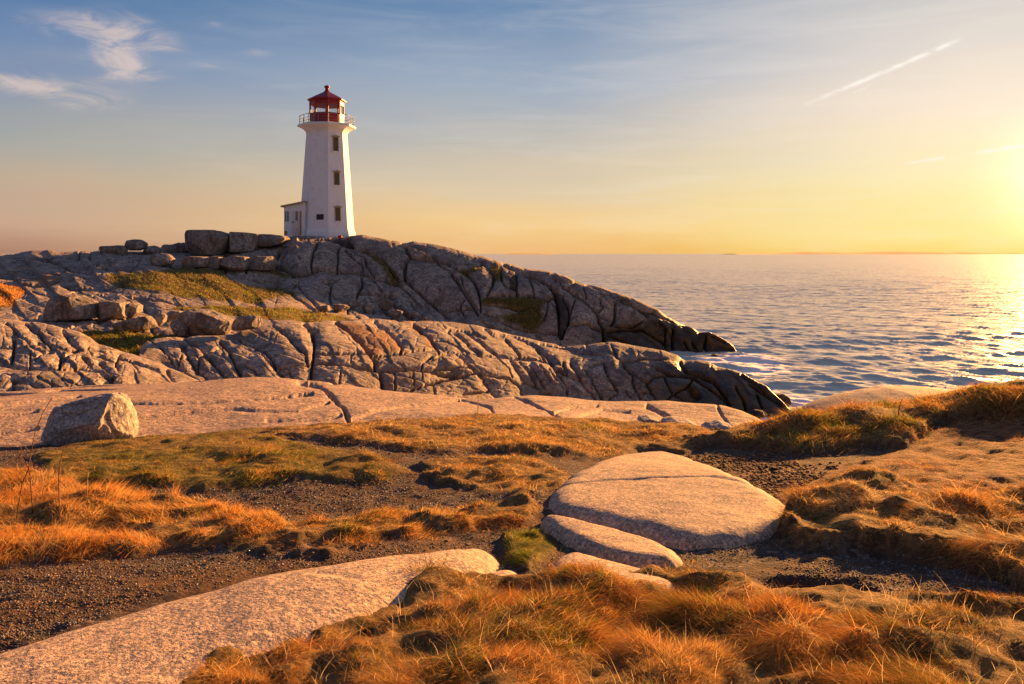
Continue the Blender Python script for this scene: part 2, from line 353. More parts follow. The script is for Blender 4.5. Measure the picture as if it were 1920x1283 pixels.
# dry grass (translucent blades)
m, t, b, out = mat('dry_grass'); tint = t.new('ShaderNodeAttribute', attribute_name='tint').outputs['Color']
df = t.new('ShaderNodeBsdfDiffuse'); tl = t.new('ShaderNodeBsdfTranslucent'); t.l.new(tint, df.inputs[0]); t.l.new(tint, tl.inputs[0])
mx = t.new('ShaderNodeMixShader'); mx.inputs[0].default_value = 0.5; t.l.new(df.outputs[0], mx.inputs[1]); t.l.new(tl.outputs[0], mx.inputs[2]); t.l.new(mx.outputs[0], out.inputs[0])
M['grass'] = m
M['twig'] = simple('dry_stem_bark', (0.16, 0.055, 0.03), 0.8)
M['straw'] = simple('straw_stem', (0.42, 0.26, 0.11), 0.8)
# sea
m, t, b, out = mat('sea_water'); P = t.new('ShaderNodeNewGeometry').outputs['Position']
foam = t.new('ShaderNodeAttribute', attribute_name='foam').outputs['Fac']
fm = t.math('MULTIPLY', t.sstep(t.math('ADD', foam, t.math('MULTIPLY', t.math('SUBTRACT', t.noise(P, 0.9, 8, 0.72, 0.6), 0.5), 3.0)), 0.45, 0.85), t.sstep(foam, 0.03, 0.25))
t.l.new(t.mix(fm, (0.52, 0.54, 0.46, 1), (0.95, 0.93, 0.93, 1)), b.inputs['Base Color'])  # pale silver base colour stands in for sun glitter on the water; foam is white
t.l.new(t.math('ADD', 0.30, t.math('MULTIPLY', fm, 0.5)), b.inputs['Roughness'])
b.inputs['IOR'].default_value = 1.333
Pc = t.scalev(P, (0.75, 1.25, 1), (0, 0, 0.35))
h1 = t.noise(Pc, 1.3, 6, 0.62, 0.5); h2 = t.noise(Pc, 0.35, 4, 0.55, 0.3); h3 = t.noise(Pc, 0.07, 4, 0.55, 0.3)
hs = t.math('ADD', t.math('MULTIPLY', h1, 0.16), t.math('ADD', t.math('MULTIPLY', h2, 0.55), t.math('MULTIPLY', h3, 1.6)))
bump(t, b, hs, 1.0, 0.42)
M['sea'] = m
m, t, b, out = mat('hazy_hill'); P = t.new('ShaderNodeNewGeometry').outputs['Position']
t.l.new(t.mix(t.noise(P, 0.01, 4), (0.42, 0.28, 0.14, 1), (0.50, 0.34, 0.18, 1)), b.inputs['Base Color']); b.inputs['Roughness'].default_value = 1; M['hill'] = m

# ------------------------------------------------------------------ the joints of the bedrock, traced as they run over the rock faces
# (strength, polyline)
CR = [
# headland, left end
(1,[(0,482),(25,478)]),(1,[(16,503),(47,498),(60,497)]),(2,[(87,482),(109,490),(130,503),(161,507)]),(1,[(122,482),(148,482),(150,472)]),(1,[(169,487),(167,479),(175,471)]),
(1,[(181,495),(203,504),(244,507),(262,490)]),(1,[(0,507),(67,507),(125,514),(164,520)]),(2,[(0,529),(62,532),(91,529),(114,520)]),(2,[(119,531),(133,537),(195,539),(234,529)]),
(1,[(131,548),(144,540)]),(2,[(150,550),(164,561),(186,576),(188,600)]),(2,[(0,515),(30,519),(70,514)]),(1,[(195,495),(240,490),(262,487)]),(2,[(236,562),(240,598)]),(2,[(262,565),(275,580),(300,600)]),
(1,[(60,545),(100,556),(160,552),(220,548)]),(1,[(250,556),(300,560),(340,570)]),(1,[(130,612),(190,600),(280,590)]),(2,[(280,600),(290,625)]),(1,[(20,490),(60,484),(90,488)]),
# headland, lighthouse dome
(3,[(552,443),(535,455),(524,463),(518,480),(514,492),(524,498),(540,505),(552,512),(560,508)]),(1.5,[(539,462),(525,493)]),(2.2,[(597,450),(587,470),(583,490),(586,505)]),
(3.5,[(560,510),(586,505),(600,497),(628,503),(662,504),(694,511),(725,521),(741,527),(752,519),(760,517)]),(2,[(639,454),(632,470),(634,482),(633,501)]),
(3,[(560,446),(616,446),(650,455),(700,470),(725,487),(735,505),(745,517)]),(1.5,[(677,489),(683,507)]),(1.5,[(684,479),(687,495),(703,510)]),(1,[(647,465),(662,482),(678,493)]),(1,[(652,462),(681,479)]),
(3,[(755,453),(769,475),(759,486),(758,498),(759,518),(773,532),(795,554),(819,573),(844,590)]),(3,[(769,478),(795,480),(834,487),(860,498),(880,512),(894,530),(900,553),(902,576)]),
(2.4,[(820,487),(842,504),(862,532),(875,554),(889,576),(895,586)]),(1.2,[(864,514),(869,536),(884,561),(894,576)]),(1.6,[(831,578),(859,579),(891,576)]),(1.4,[(869,561),(862,576),(872,592)]),
(2.6,[(758,454),(787,464),(811,478),(834,486),(866,500),(894,495),(905,488)]),(2,[(678,511),(681,528),(673,545),(670,561)]),(2,[(616,526),(622,532),(619,554),(623,567)]),
(3,[(600,543),(616,542),(631,553),(655,562),(675,567),(694,564),(712,556),(745,553)]),(1,[(603,526),(622,529),(652,515)]),(2,[(675,548),(706,546),(737,553)]),(1,[(697,517),(709,532),(717,543)]),
(1.6,[(747,529),(766,548),(777,561),(790,572)]),(2,[(709,565),(722,582),(736,590)]),(3,[(737,561),(746,572),(736,590)]),(2,[(756,576),(772,597)]),(1.5,[(769,565),(783,586)]),(1.5,[(795,586),(780,597)]),
(1.5,[(655,562),(652,585)]),(1.5,[(694,564),(700,585)]),(1,[(560,535),(575,556),(600,580)]),(1.5,[(515,530),(560,560),(590,580)]),(2,[(430,508),(470,520),(520,525)]),(1.2,[(440,480),(470,479),(520,478)]),
(2,[(423,478),(424,508)]),(1.5,[(464,484),(462,508)]),(1.5,[(475,484),(490,505)]),(1.5,[(560,525),(548,538),(520,536)]),
(2.5,[(905,488),(916,497),(928,513),(926,525),(920,540),(914,550)]),(1.4,[(900,532),(916,535)]),(2,[(939,500),(941,522),(952,536),(970,541)]),(2,[(969,507),(970,549)]),(1.5,[(992,517),(997,532),(1003,552)]),
(3,[(944,494),(986,510),(1009,519),(1030,532),(1041,549),(1047,574),(1048,599),(1050,628)]),(3,[(1030,530),(1050,547),(1062,564),(1069,580),(1067,597),(1058,617),(1053,630)]),
(2.5,[(916,553),(970,550),(1003,552),(1025,558),(1044,553)]),(2,[(908,569),(955,572),(975,580),(990,575)]),(2,[(900,580),(923,591),(947,603),(978,614),(1009,619),(1030,622),(1047,619)]),
(1.5,[(1031,560),(1045,577)]),(1.5,[(1028,561),(1027,580),(1019,599)]),(1.6,[(1080,557),(1070,586),(1066,605)]),(2,[(1067,605),(1087,605),(1103,603),(1116,613),(1130,616)]),
(3,[(1056,534),(1070,542),(1095,558),(1119,580),(1133,613),(1134,638)]),(1.6,[(1125,558),(1131,574),(1123,583)]),(2.4,[(1153,563),(1153,596),(1148,605)]),(1.2,[(1131,574),(1150,578)]),(1.5,[(1123,585),(1139,597),(1150,600)]),
(1.5,[(1034,514),(1050,528),(1070,542)]),(1.4,[(1094,538),(1100,555)]),(2,[(1040,522),(1087,530),(1120,540),(1150,551),(1180,566),(1200,580),(1215,590)]),
(2,[(1140,549),(1171,567),(1199,577),(1234,590),(1273,606),(1288,613)]),(3,[(1140,617),(1168,613),(1206,615),(1227,627),(1252,642)]),(1.6,[(1235,602),(1249,615),(1251,649)]),(2,[(1263,612),(1263,656)]),
(2.5,[(1312,624),(1324,627),(1324,659)]),(2,[(1335,627),(1359,641)]),(2,[(1140,623),(1179,640)]),(1.4,[(1156,607),(1187,609),(1206,600)]),(2,[(1285,640),(1300,662)]),(2,[(1300,640),(1316,662)]),
# middle ledge
(2.6,[(338,641),(350,661),(367,688),(380,699),(399,716)]),(1.6,[(327,642),(341,639),(350,652)]),(2.6,[(347,635),(364,642),(386,661),(405,683),(421,702),(431,714)]),(2,[(369,695),(372,680),(374,667),(386,661)]),
(2.4,[(413,638),(428,655),(442,680),(450,696),(457,713)]),(1.6,[(389,660),(405,652),(417,649)]),(2.8,[(446,633),(475,642),(499,653),(511,667),(519,686),(546,713)]),(2.2,[(458,681),(474,686),(489,705),(499,711)]),
(1.5,[(491,658),(503,674),(514,683)]),(2.4,[(513,610),(538,624),(558,646),(575,661),(578,677)]),(1.4,[(524,686),(549,680),(580,678)]),(2.2,[(542,689),(557,713)]),(1,[(280,639),(299,649),(330,688)]),(1.4,[(341,667),(333,686)]),
(3.6,[(569,605),(587,617),(591,642),(588,674),(585,718)]),(1.8,[(560,646),(574,661),(580,680)]),(2.2,[(591,658),(647,657),(685,658)]),(1.6,[(660,658),(660,674)]),(2.2,[(591,674),(630,675),(669,683),(705,689)]),
(3.6,[(629,603),(654,616),(677,638),(694,658),(704,672),(707,688),(716,692),(722,713),(726,732)]),(1.4,[(641,689),(638,714)]),(2.6,[(701,603),(726,616),(744,633),(754,649),(751,658)]),
(2.4,[(701,664),(747,660),(794,653),(826,649)]),(2.6,[(776,608),(802,627),(818,644),(832,655)]),(3.4,[(707,689),(760,688),(802,688),(829,696),(860,700)]),(2,[(810,669),(794,677),(794,688)]),
(1.6,[(810,674),(838,661),(860,661)]),(1.6,[(816,688),(860,688)]),(2.8,[(751,733),(791,719),(826,710),(860,702)]),(1.6,[(743,689),(743,727)]),(1.2,[(794,691),(794,705)]),(1.2,[(776,689),(779,714)]),(1.6,[(816,717),(819,735)]),
(1.2,[(816,635),(841,639),(860,649),(880,660)]),(2.6,[(849,619),(870,634),(884,648),(899,659)]),(1.8,[(840,617),(871,617),(892,622),(910,631)]),(2.6,[(871,617),(902,637),(927,658),(949,664),(974,666)]),
(2,[(948,634),(962,648),(977,664)]),(2.4,[(977,666),(1024,672),(1035,675)]),(2,[(1006,648),(1024,670)]),(2.6,[(910,614),(927,625),(959,627),(981,634),(1006,645),(1027,661),(1037,675),(1049,697),(1067,719),(1067,734)]),
(1.8,[(840,658),(895,662),(934,664),(959,667)]),(2.4,[(860,661),(877,678),(892,694),(909,706),(921,727),(937,744)]),(1.5,[(840,687),(877,686)]),(2.4,[(840,708),(871,702),(893,697)]),
(2.6,[(959,669),(974,691),(988,712),(1012,722)]),(2,[(976,672),(996,694),(1007,716)]),(2,[(996,678),(1015,708),(1024,722)]),(1.8,[(1013,681),(1035,712)]),(1.6,[(1031,687),(1046,709)]),(1,[(934,666),(956,687),(963,706)]),
(1.8,[(904,697),(934,705),(957,709),(977,723),(981,737)]),(3,[(1017,734),(1032,731),(1040,740)]),(1.6,[(873,736),(895,734),(918,731)]),(2.8,[(1035,677),(1059,694),(1090,706),(1106,725),(1121,747)]),
(2.6,[(1071,673),(1084,694),(1100,712)]),(2,[(1056,675),(1062,687),(1074,700)]),(2.4,[(1013,642),(1059,650),(1090,655),(1131,661)]),(1.8,[(1096,644),(1108,655)]),(1.4,[(905,600),(925,612),(960,615)]),
(2.8,[(1100,685),(1112,703),(1121,724),(1133,747)]),(2.6,[(1108,682),(1131,672),(1146,703),(1160,728)]),(1.8,[(1146,645),(1158,668),(1173,674),(1221,670),(1250,670)]),(2.6,[(1169,676),(1187,699),(1192,720),(1204,747)]),
(2.4,[(1171,680),(1200,703),(1215,712),(1229,701),(1254,699)]),(2.8,[(1215,714),(1225,732),(1233,747)]),(2.6,[(1233,687),(1258,699),(1287,701),(1300,703),(1329,722),(1350,737),(1369,757)]),
(1.8,[(1246,699),(1252,720),(1265,737),(1273,732),(1292,720),(1300,707)]),(1.6,[(1265,737),(1294,753)]),(1.6,[(1292,720),(1315,743),(1294,753)]),(1.5,[(1248,749),(1265,737)]),
(2.6,[(1277,676),(1287,693),(1312,699),(1340,707),(1360,737),(1371,757)]),(1.4,[(1129,728),(1160,724)]),(1.6,[(1142,747),(1160,732)]),(1.6,[(1175,728),(1183,743)]),(1.6,[(1200,732),(1227,732)]),(1.6,[(1319,703),(1346,716)]),
(2.4,[(1392,700),(1425,718),(1444,737)]),(2.4,[(1408,715),(1437,735),(1467,755)]),(2,[(1380,720),(1395,745),(1400,765)]),(2,[(1420,735),(1430,760)]),
# left ledge
(2.2,[(48,607),(78,625),(97,646)]),(1.5,[(12,607),(37,627),(55,640)]),(2.2,[(119,617),(136,638),(147,646)]),(3.2,[(28,632),(27,650),(22,674)]),(2.2,[(0,647),(28,646),(59,646),(87,657),(97,655)]),(2.6,[(72,638),(81,642)]),
(1.6,[(58,658),(56,682)]),(1.6,[(84,657),(67,672)]),(3,[(116,661),(111,688)]),(2,[(120,671),(134,657),(150,650)]),(2,[(156,664),(172,680)]),(3,[(-60,672),(0,677),(23,682),(62,686),(109,689),(156,688),(187,692),(211,710)]),
(2.2,[(170,647),(177,660),(216,675)]),(2.4,[(225,664),(219,677),(222,689)]),(2.4,[(189,677),(203,692),(214,708)]),(1.6,[(227,667),(250,675),(297,692)]),(3,[(25,710),(55,714),(87,727),(122,739)]),(3.2,[(25,717),(23,741)]),
(1.6,[(97,717),(141,735)]),(1.8,[(141,716),(172,735)]),(1.6,[(69,705),(97,716)]),(1.6,[(116,708),(137,716)]),(2.4,[(197,713),(266,719),(300,722)]),(2,[(195,714),(195,735)]),(2.4,[(313,692),(327,720)]),(1.5,[(-40,625),(-20,650),(-30,672)]),
(1.5,[(-120,620),(-60,640),(-50,700)]),(1.5,[(97,646),(130,652),(150,650)]),(1.2,[(250,675),(262,700)]),(1.2,[(0,700),(25,700)]),
# shelf
(2.6,[(560,716),(600,724),(625,745),(648,775),(670,797)]),(1,[(240,757),(380,755),(500,748),(585,737)]),(1,[(250,780),(350,770),(440,765),(560,768),(616,753)]),(1,[(500,783),(600,780),(640,775)]),
(1,[(660,780),(760,762),(860,752)]),(1,[(0,778),(70,770)]),(1,[(0,812),(70,803)]),(1,[(0,760),(150,745)]),(1.2,[(965,746),(1000,758),(1050,782)]),(0.8,[(865,750),(920,767),(925,780)]),
(2,[(1213,756),(1265,775),(1330,802)]),(0.8,[(1345,762),(1365,785),(1380,805)]),(0.7,[(1040,775),(1070,760),(1120,756)]),(0.6,[(1090,775),(1130,762),(1180,765)]),(1,[(-200,790),(-60,775),(0,778)]),
]
IX0, IX1, IY0, IY1 = -560, 1560, 420, 860
IW, IH = IX1 - IX0, IY1 - IY0
groove = np.zeros((IH, IW)); rnd = np.zeros((IH, IW)); wall = np.zeros((IH, IW), bool); sh_g = np.zeros((IH, IW)); on_shelf = False
for s, pl in CR:
    on_shelf = on_shelf or pl[0] == (560, 716)
    # wander the line a little so that joints are not ruler-straight
    for (x1, y1), (x2, y2) in zip(pl[:-1], pl[1:]):
        wg = (0.85 + 0.32 * s) if not on_shelf else 1.6 + 0.3 * s; wr = 4 + 2.2 * s; w2 = 16.0 if (s >= 2 and max(y1, y2) < 745) else 6.0; R_p = int(max(wr, w2) * 2.6) + 2; wb = 0.25 if (min(y1, y2) > 738 and s < 2.1) else 1.0
        a0 = max(int(min(x1, x2)) - R_p - IX0, 0); a1 = min(int(max(x1, x2)) + R_p - IX0, IW)
        b0 = max(int(min(y1, y2)) - R_p - IY0, 0); b1 = min(int(max(y1, y2)) + R_p - IY0, IH)
        if a1 <= a0 or b1 <= b0: continue
        gx, gy = np.meshgrid(np.arange(a0, a1) + IX0, np.arange(b0, b1) + IY0)
        qx = gx + wb * (0.9 * vnoise(gx / 9.0, gy / 9.0, 3.0) + 0.7 * vnoise(gx / 3.5, gy / 3.5, 5.0)); qy = gy + wb * (0.8 * vnoise(gx / 9.0, gy / 9.0, 9.0) + 0.6 * vnoise(gx / 3.5, gy / 3.5, 7.0))
        dx, dy = x2 - x1, y2 - y1; tt = np.clip(((qx - x1) * dx + (qy - y1) * dy) / (dx * dx + dy * dy + 1e-9), 0, 1)
        dd = np.hypot(qx - x1 - tt * dx, qy - y1 - tt * dy)
        gr = -(1.8 + 3.3 * s) * np.exp(-(dd / wg) ** 2); ro = -(0.4 + 0.95 * s) * np.exp(-dd / wr) - (0.7 * s if w2 > 10 else 0) * np.exp(-dd / w2)
        if on_shelf: sh_g[b0:b1, a0:a1] = np.minimum(sh_g[b0:b1, a0:a1], gr + 0.7 * ro)
        groove[b0:b1, a0:a1] = np.minimum(groove[b0:b1, a0:a1], gr); rnd[b0:b1, a0:a1] = np.minimum(rnd[b0:b1, a0:a1], ro)
        if s >= 1.0: wall[b0:b1, a0:a1] |= dd < 0.9
# blocks between the joints: connected regions, each with its own small tilt and tone
lab = np.zeros((IH, IW), np.int32); par = [0]
def find(a):
    while par[a] != a: par[a] = par[par[a]]; a = par[a]
    return a
prev = []
for r in range(IH):
    row = ~wall[r]; e = np.flatnonzero(np.diff(np.concatenate([[0], row.view(np.int8), [0]])))
    cur = []
    for s0, s1 in zip(e[::2], e[1::2]):
        k = 0
        for (p0, p1, pk) in prev:
            if p0 < s1 and p1 > s0:
                if not k: k = find(pk)
                else:
                    a, bb = find(k), find(pk)
                    if a != bb: par[bb] = a
                    k = a
        if not k: par.append(len(par)); k = len(par) - 1
        lab[r, s0:s1] = k; cur.append((s0, s1, k))
    prev = cur
roots = np.array([find(i) for i in range(len(par))]); lab = roots[lab]
cnt = np.bincount(lab.ravel(), minlength=len(par)).astype(float); gy, gx = np.mgrid[0:IH, 0:IW]
mxx = np.bincount(lab.ravel(), gx.ravel(), len(par)) / np.maximum(cnt, 1); myy = np.bincount(lab.ravel(), gy.ravel(), len(par)) / np.maximum(cnt, 1)
tone_l = rng.uniform(0.0, 0.95, len(par)); off_l = rng.uniform(-3.4, 3.4, len(par)); tx_l = rng.normal(-0.03, 0.13, len(par)); ty_l = rng.normal(0, 0.10, len(par))
small = (cnt > 60) & (cnt < 14000); off_l *= small; tx_l *= small; ty_l *= small; tone_l = np.where(small, tone_l, 0.5)
tilt = off_l[lab] + np.clip(tx_l[lab] * (gx - mxx[lab]) + ty_l[lab] * (gy - myy[lab]), -5, 5); tilt[wall] = 0
tone_im = np.where(wall, 0.5, tone_l[lab])
def blur(a, n):
    for _ in range(n):
        a = (np.roll(a, 1, 0) + np.roll(a, -1, 0) + a * 2) / 4; a = (np.roll(a, 1, 1) + np.roll(a, -1, 1) + a * 2) / 4
    return a
# finer fractures between the traced joints: cell edges of a skewed jittered lattice
def worley(u, v, sd):
    ui, vi = np.floor(u).astype(int), np.floor(v).astype(int); f1 = np.full(u.shape, 9.0); f2 = f1.copy(); idn = np.zeros(u.shape)
    for a in (-1, 0, 1):
        for b_ in (-1, 0, 1):
            jx = _perm[(ui + a + sd) & 63, (vi + b_) & 63, 3]; jy = _perm[(ui + a + sd) & 63, (vi + b_) & 63, 40]; jd = _perm[(ui + a + sd) & 63, (vi + b_) & 63, 21]
            dd = np.hypot(ui + a + jx - u, vi + b_ + jy - v); c = dd < f1
            f2 = np.where(c, f1, np.minimum(f2, dd)); idn = np.where(c, jd, idn); f1 = np.where(c, dd, f1)
    return f2 - f1, idn
xx_, yy_ = gx + IX0, gy + IY0
e1, id1 = worley((xx_ + 0.9 * yy_ + 5 * vnoise(xx_ / 18.0, yy_ / 18.0, 1.0)) / 34.0, (yy_ - 0.18 * xx_ + 4 * vnoise(xx_ / 18.0, yy_ / 18.0, 2.0)) / 15.0, 5)
e2, id2 = worley((xx_ + 0.5 * yy_) / 15.0, (yy_ - 0.3 * xx_) / 7.5, 17)
zw = np.where(yy_ < 738, 1.0, 0.0) * np.clip(1 + rnd / 9.0, 0.15, 1) * np.clip(0.55 + 0.9 * vnoise(xx_ / 70.0, yy_ / 40.0, 8.0), 0.1, 1); zw = blur(zw, 4)
fine = zw * (-2.6 * np.exp(-(e1 / 0.05) ** 2) - 1.4 * np.exp(-e1 / 0.20) + 1.4 * (id1 - 0.5)) + 0.28 * zw * (-1.6 * np.exp(-(e2 / 0.09) ** 2) - 1.2 * np.exp(-e2 / 0.2) + 1.2 * (id2 - 0.5))
def sheets(c, sharp, gw):          # stepped sheets of rock: a slow rise that ends in a sharp lip and a joint
    f_ = c - np.floor(c); am = _perm[np.floor(c).astype(int) & 63, 7, 9]; dj = np.minimum(f_, 1 - f_)
    return am * (sharp * (0.5 - f_)) - 2.2 * (am > 0.25) * np.exp(-(dj / gw) ** 2)
dome_w = np.exp(-((xx_ - 740) / 150.0) ** 2 - ((yy_ - 510) / 60.0) ** 2)
c_a = (yy_ - 0.34 * xx_ + 5 * fbm(xx_ / 90.0, yy_ / 50.0, 1.0, 2)) / 17.0; c_b = (0.85 * yy_ - xx_ * 0.9 + 12 * fbm(xx_ / 80.0, yy_ / 40.0, 6.0, 2)) / 46.0
ma = blur(np.clip(0.5 + 1.3 * vnoise(xx_ / 95.0, yy_ / 30.0, 2.5), 0, 1), 3); mb_ = blur(np.clip(0.5 + 1.3 * vnoise(xx_ / 60.0, yy_ / 45.0, 9.5), 0, 1), 3)
strata = np.where(yy_ < 738, 1.0, 0.0) * (1 - 0.8 * dome_w) * (ma * sheets(c_a, 3.6, 0.05) + mb_ * sheets(-c_b, 4.0, 0.028))
disp_sh = sh_g
lz = ((xx_ < 400) & (yy_ > 596)).astype(float); bias = np.clip(-(0.20 * lz) * (gx - mxx[lab]) * (cnt[lab] < 14000), -5, 5) * (~wall)
disp_im = groove + rnd + blur(tilt + bias, 1) + blur(0.5 * fine, 1) + blur(strata, 1); tone_im = blur(tone_im, 2)
def samp(im, px, py):
    x = np.clip(px - IX0, 0, IW - 1.01); y = np.clip(py - IY0, 0, IH - 1.01)
    xi, yi = x.astype(int), y.astype(int); fx, fy = x - xi, y - yi
    return (im[yi, xi] * (1 - fx) + im[yi, xi + 1] * fx) * (1 - fy) + (im[yi + 1, xi] * (1 - fx) + im[yi + 1, xi + 1] * fx) * fy
GRASSY = [[(205, 514), (300, 510), (335, 502), (410, 505), (425, 520), (450, 535), (520, 540), (562, 550), (480, 566), (400, 562), (340, 555), (290, 542), (240, 537), (200, 522)],
 [(330, 577), (380, 573), (480, 575), (560, 580), (640, 590), (662, 600), (600, 604), (500, 598), (400, 588)], [(-60, 528), (0, 529), (35, 533), (48, 545), (35, 560), (25, 574), (-60, 575)],
 [(140, 625), (200, 618), (280, 622), (330, 630), (300, 650), (270, 692), (200, 672), (160, 645)], [(500, 505), (520, 500), (545, 512), (530, 516)],
 [(690, 466), (722, 482), (737, 500), (750, 518), (741, 527), (726, 514), (714, 494), (690, 476)], [(936, 494), (943, 520), (930, 522), (917, 497)],
 [(905, 555), (970, 552), (1026, 558), (1012, 575), (1020, 600), (1000, 615), (960, 602), (935, 592), (975, 582), (940, 568), (905, 566)], [(850, 500), (895, 497), (905, 500), (870, 512)]]
RUSTY = [[(628, 604), (660, 605), (722, 620), (752, 645), (750, 655), (700, 661), (680, 640), (655, 618)], [(60, 515), (100, 512), (110, 520), (70, 530)], [(770, 606), (790, 615), (812, 640), (826, 648), (800, 648), (790, 630)]]
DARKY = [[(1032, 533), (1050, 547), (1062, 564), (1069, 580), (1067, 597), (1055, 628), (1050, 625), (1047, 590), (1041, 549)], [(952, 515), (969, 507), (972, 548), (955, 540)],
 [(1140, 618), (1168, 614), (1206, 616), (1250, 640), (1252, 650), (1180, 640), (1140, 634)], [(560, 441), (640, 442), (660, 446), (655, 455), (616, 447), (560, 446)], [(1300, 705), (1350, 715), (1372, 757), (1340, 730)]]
def pchip(K, n_seg):
    """K: (k, cols) rows -> sampled rows"""
    k = len(K); h = np.diff(K, axis=0); m_ = np.zeros_like(K); m_[0] = h[0]; m_[-1] = h[-1]
    a, b_ = h[:-1], h[1:]; same = a * b_ > 0
    m_[1:-1] = np.where(same, 2 * a * b_ / np.where(same, a + b_, 1), 0)
    out = []
    for i in range(k - 1):
        for j in range(n_seg[i] + (1 if i == k - 2 else 0)):
            t_ = j / n_seg[i]; t2, t3 = t_ * t_, t_ ** 3
            out.append((2 * t3 - 3 * t2 + 1) * K[i] + (t3 - 2 * t2 + t_) * m_[i] + (-2 * t3 + 3 * t2) * K[i + 1] + (t3 - t2) * m_[i + 1])
    return np.array(out)
SURF = {}
def relief(name, px0, px1, dx, rows, nseg, crest, mat_, amp=1.0, noise_amp=0.10, kd=1.0, label=None):
    """rock mass lofted through contour lines; rows near->far, each ('py' or 'z', [(px, value, Y)...])"""
    U = np.arange(px0, px1 + 0.01, dx); Ys, Zs = [], []
    for kind, pts in rows:
        a = np.array(pts, float); v = np.interp(U, a[:, 0], a[:, 1]); y = np.interp(U, a[:, 0], a[:, 2])
        ker = np.ones(9) / 9; y = np.convolve(np.pad(y, 4, 'edge'), ker, 'valid')
        if kind != 'crestpy' : v = np.convolve(np.pad(v, 4, 'edge'), ker, 'valid')
        else: v = np.convolve(np.pad(v, 1, 'edge'), np.ones(3) / 3, 'valid')
        Ys.append(y); Zs.append(v if kind == 'z' else CAMZ + (HZ - v) / F * y)
    Y = pchip(np.array(Ys), nseg); Z = pchip(np.array(Zs), nseg); nr = len(Y); X = (U - CX)[None] / F * Y
    P3 = np.stack([X, Y, Z], -1); PX = np.broadcast_to(U, Y.shape); PY = HZ - (Z - CAMZ) / Y * F
    gu = np.gradient(P3, axis=1); gv = np.gradient(P3, axis=0); N = np.cross(gu, gv); N /= np.linalg.norm(N, axis=-1, keepdims=True) + 1e-12
    ic = sum(nseg[:crest]); fade = np.ones(nr); fade[ic:] = np.clip(1 - (np.arange(nr - ic)) / 10.0, 0, 1)
    PYc = PY.copy(); PYc[ic:] = PY[ic] + 0.5
    damp = np.clip((PYc - PY[ic]) / 11.0, 0.4, 1) if name != 'granite_shelf' else 1.0
    D = samp(disp_sh if name == 'granite_shelf' else disp_im, PX, PYc) * Y / F * fade[:, None] * amp * kd * damp
    nz = fbm(X / 2.3, Y / 2.3, Z / 1.1, 5, 0.55) * noise_amp + fbm(X / 9, Y / 9, Z / 5, 2) * noise_amp * 1.2
    # hidden slopes carry their own joints
    cell = np.abs(fbm(X / 2.6 + 4, Y / 2.6, Z / 2.2, 2)); hid = 1 - fade[:, None]
    D = D + nz * np.clip(np.abs(np.arange(nr) - ic) / 25.0, 0.25, 1)[:, None] - hid * 0.35 * np.exp(-(cell / 0.05) ** 2)
    # keep the toe still so it stays buried
    P3 = P3 + N * D[..., None]
    nzp = 5 * fbm(PX / 22.0, PYc / 9.0, 2.0, 3)
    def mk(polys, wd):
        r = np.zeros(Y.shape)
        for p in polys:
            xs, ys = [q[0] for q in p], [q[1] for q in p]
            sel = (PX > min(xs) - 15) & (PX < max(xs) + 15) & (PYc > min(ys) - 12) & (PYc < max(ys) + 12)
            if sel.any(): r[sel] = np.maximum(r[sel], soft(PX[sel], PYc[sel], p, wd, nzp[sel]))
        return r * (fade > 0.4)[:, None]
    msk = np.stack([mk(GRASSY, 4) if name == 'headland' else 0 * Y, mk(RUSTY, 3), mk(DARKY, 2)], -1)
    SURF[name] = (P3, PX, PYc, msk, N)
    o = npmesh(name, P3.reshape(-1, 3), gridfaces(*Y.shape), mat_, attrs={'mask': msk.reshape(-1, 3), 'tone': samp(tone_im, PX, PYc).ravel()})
    tag(o, label, None, None, 'structure'); return o

SKY = [(-500, 498), (-200, 486), (0, 477), (25, 476), (60, 470), (90, 469), (115, 472), (150, 471), (170, 472), (187, 469), (235, 471), (300, 473), (345, 474), (352, 474), (430, 470), (480, 462), (530, 456), (556, 443), (600, 446), (625, 448), (652, 447), (662, 441), (680, 440), (700, 444), (730, 449), (757, 453), (775, 451), (800, 454), (840, 462), (870, 471), (888, 477), (905, 479), (930, 488), (960, 494), (990, 503), (1030, 508), (1060, 517), (1092, 531), (1120, 536), (1150, 546), (1180, 556), (1205, 566), (1235, 580), (1250, 592), (1280, 607), (1300, 616), (1312, 622), (1330, 621), (1345, 627), (1362, 637), (1376, 648), (1381, 657)]
cY = [(-500, 64), (0, 64), (150, 64), (300, 66), (420, 67), (520, 68), (600, 69), (680, 70), (760, 70), (840, 69), (900, 68), (1000, 66), (1070, 64), (1130, 62.5), (1200, 60.5), (1290, 59.3), (1381, 58.2)]
def crest(SK, CY): return [(px, py, float(np.interp(px, [c[0] for c in CY], [c[1] for c in CY]))) for px, py in SK]
hx = [-500, 0, 150, 300, 420, 520, 600, 680, 760, 840, 900, 1000, 1070, 1130, 1200, 1290, 1381]
Z3 = lambda a, b_, c_: list(zip(a, b_, c_))
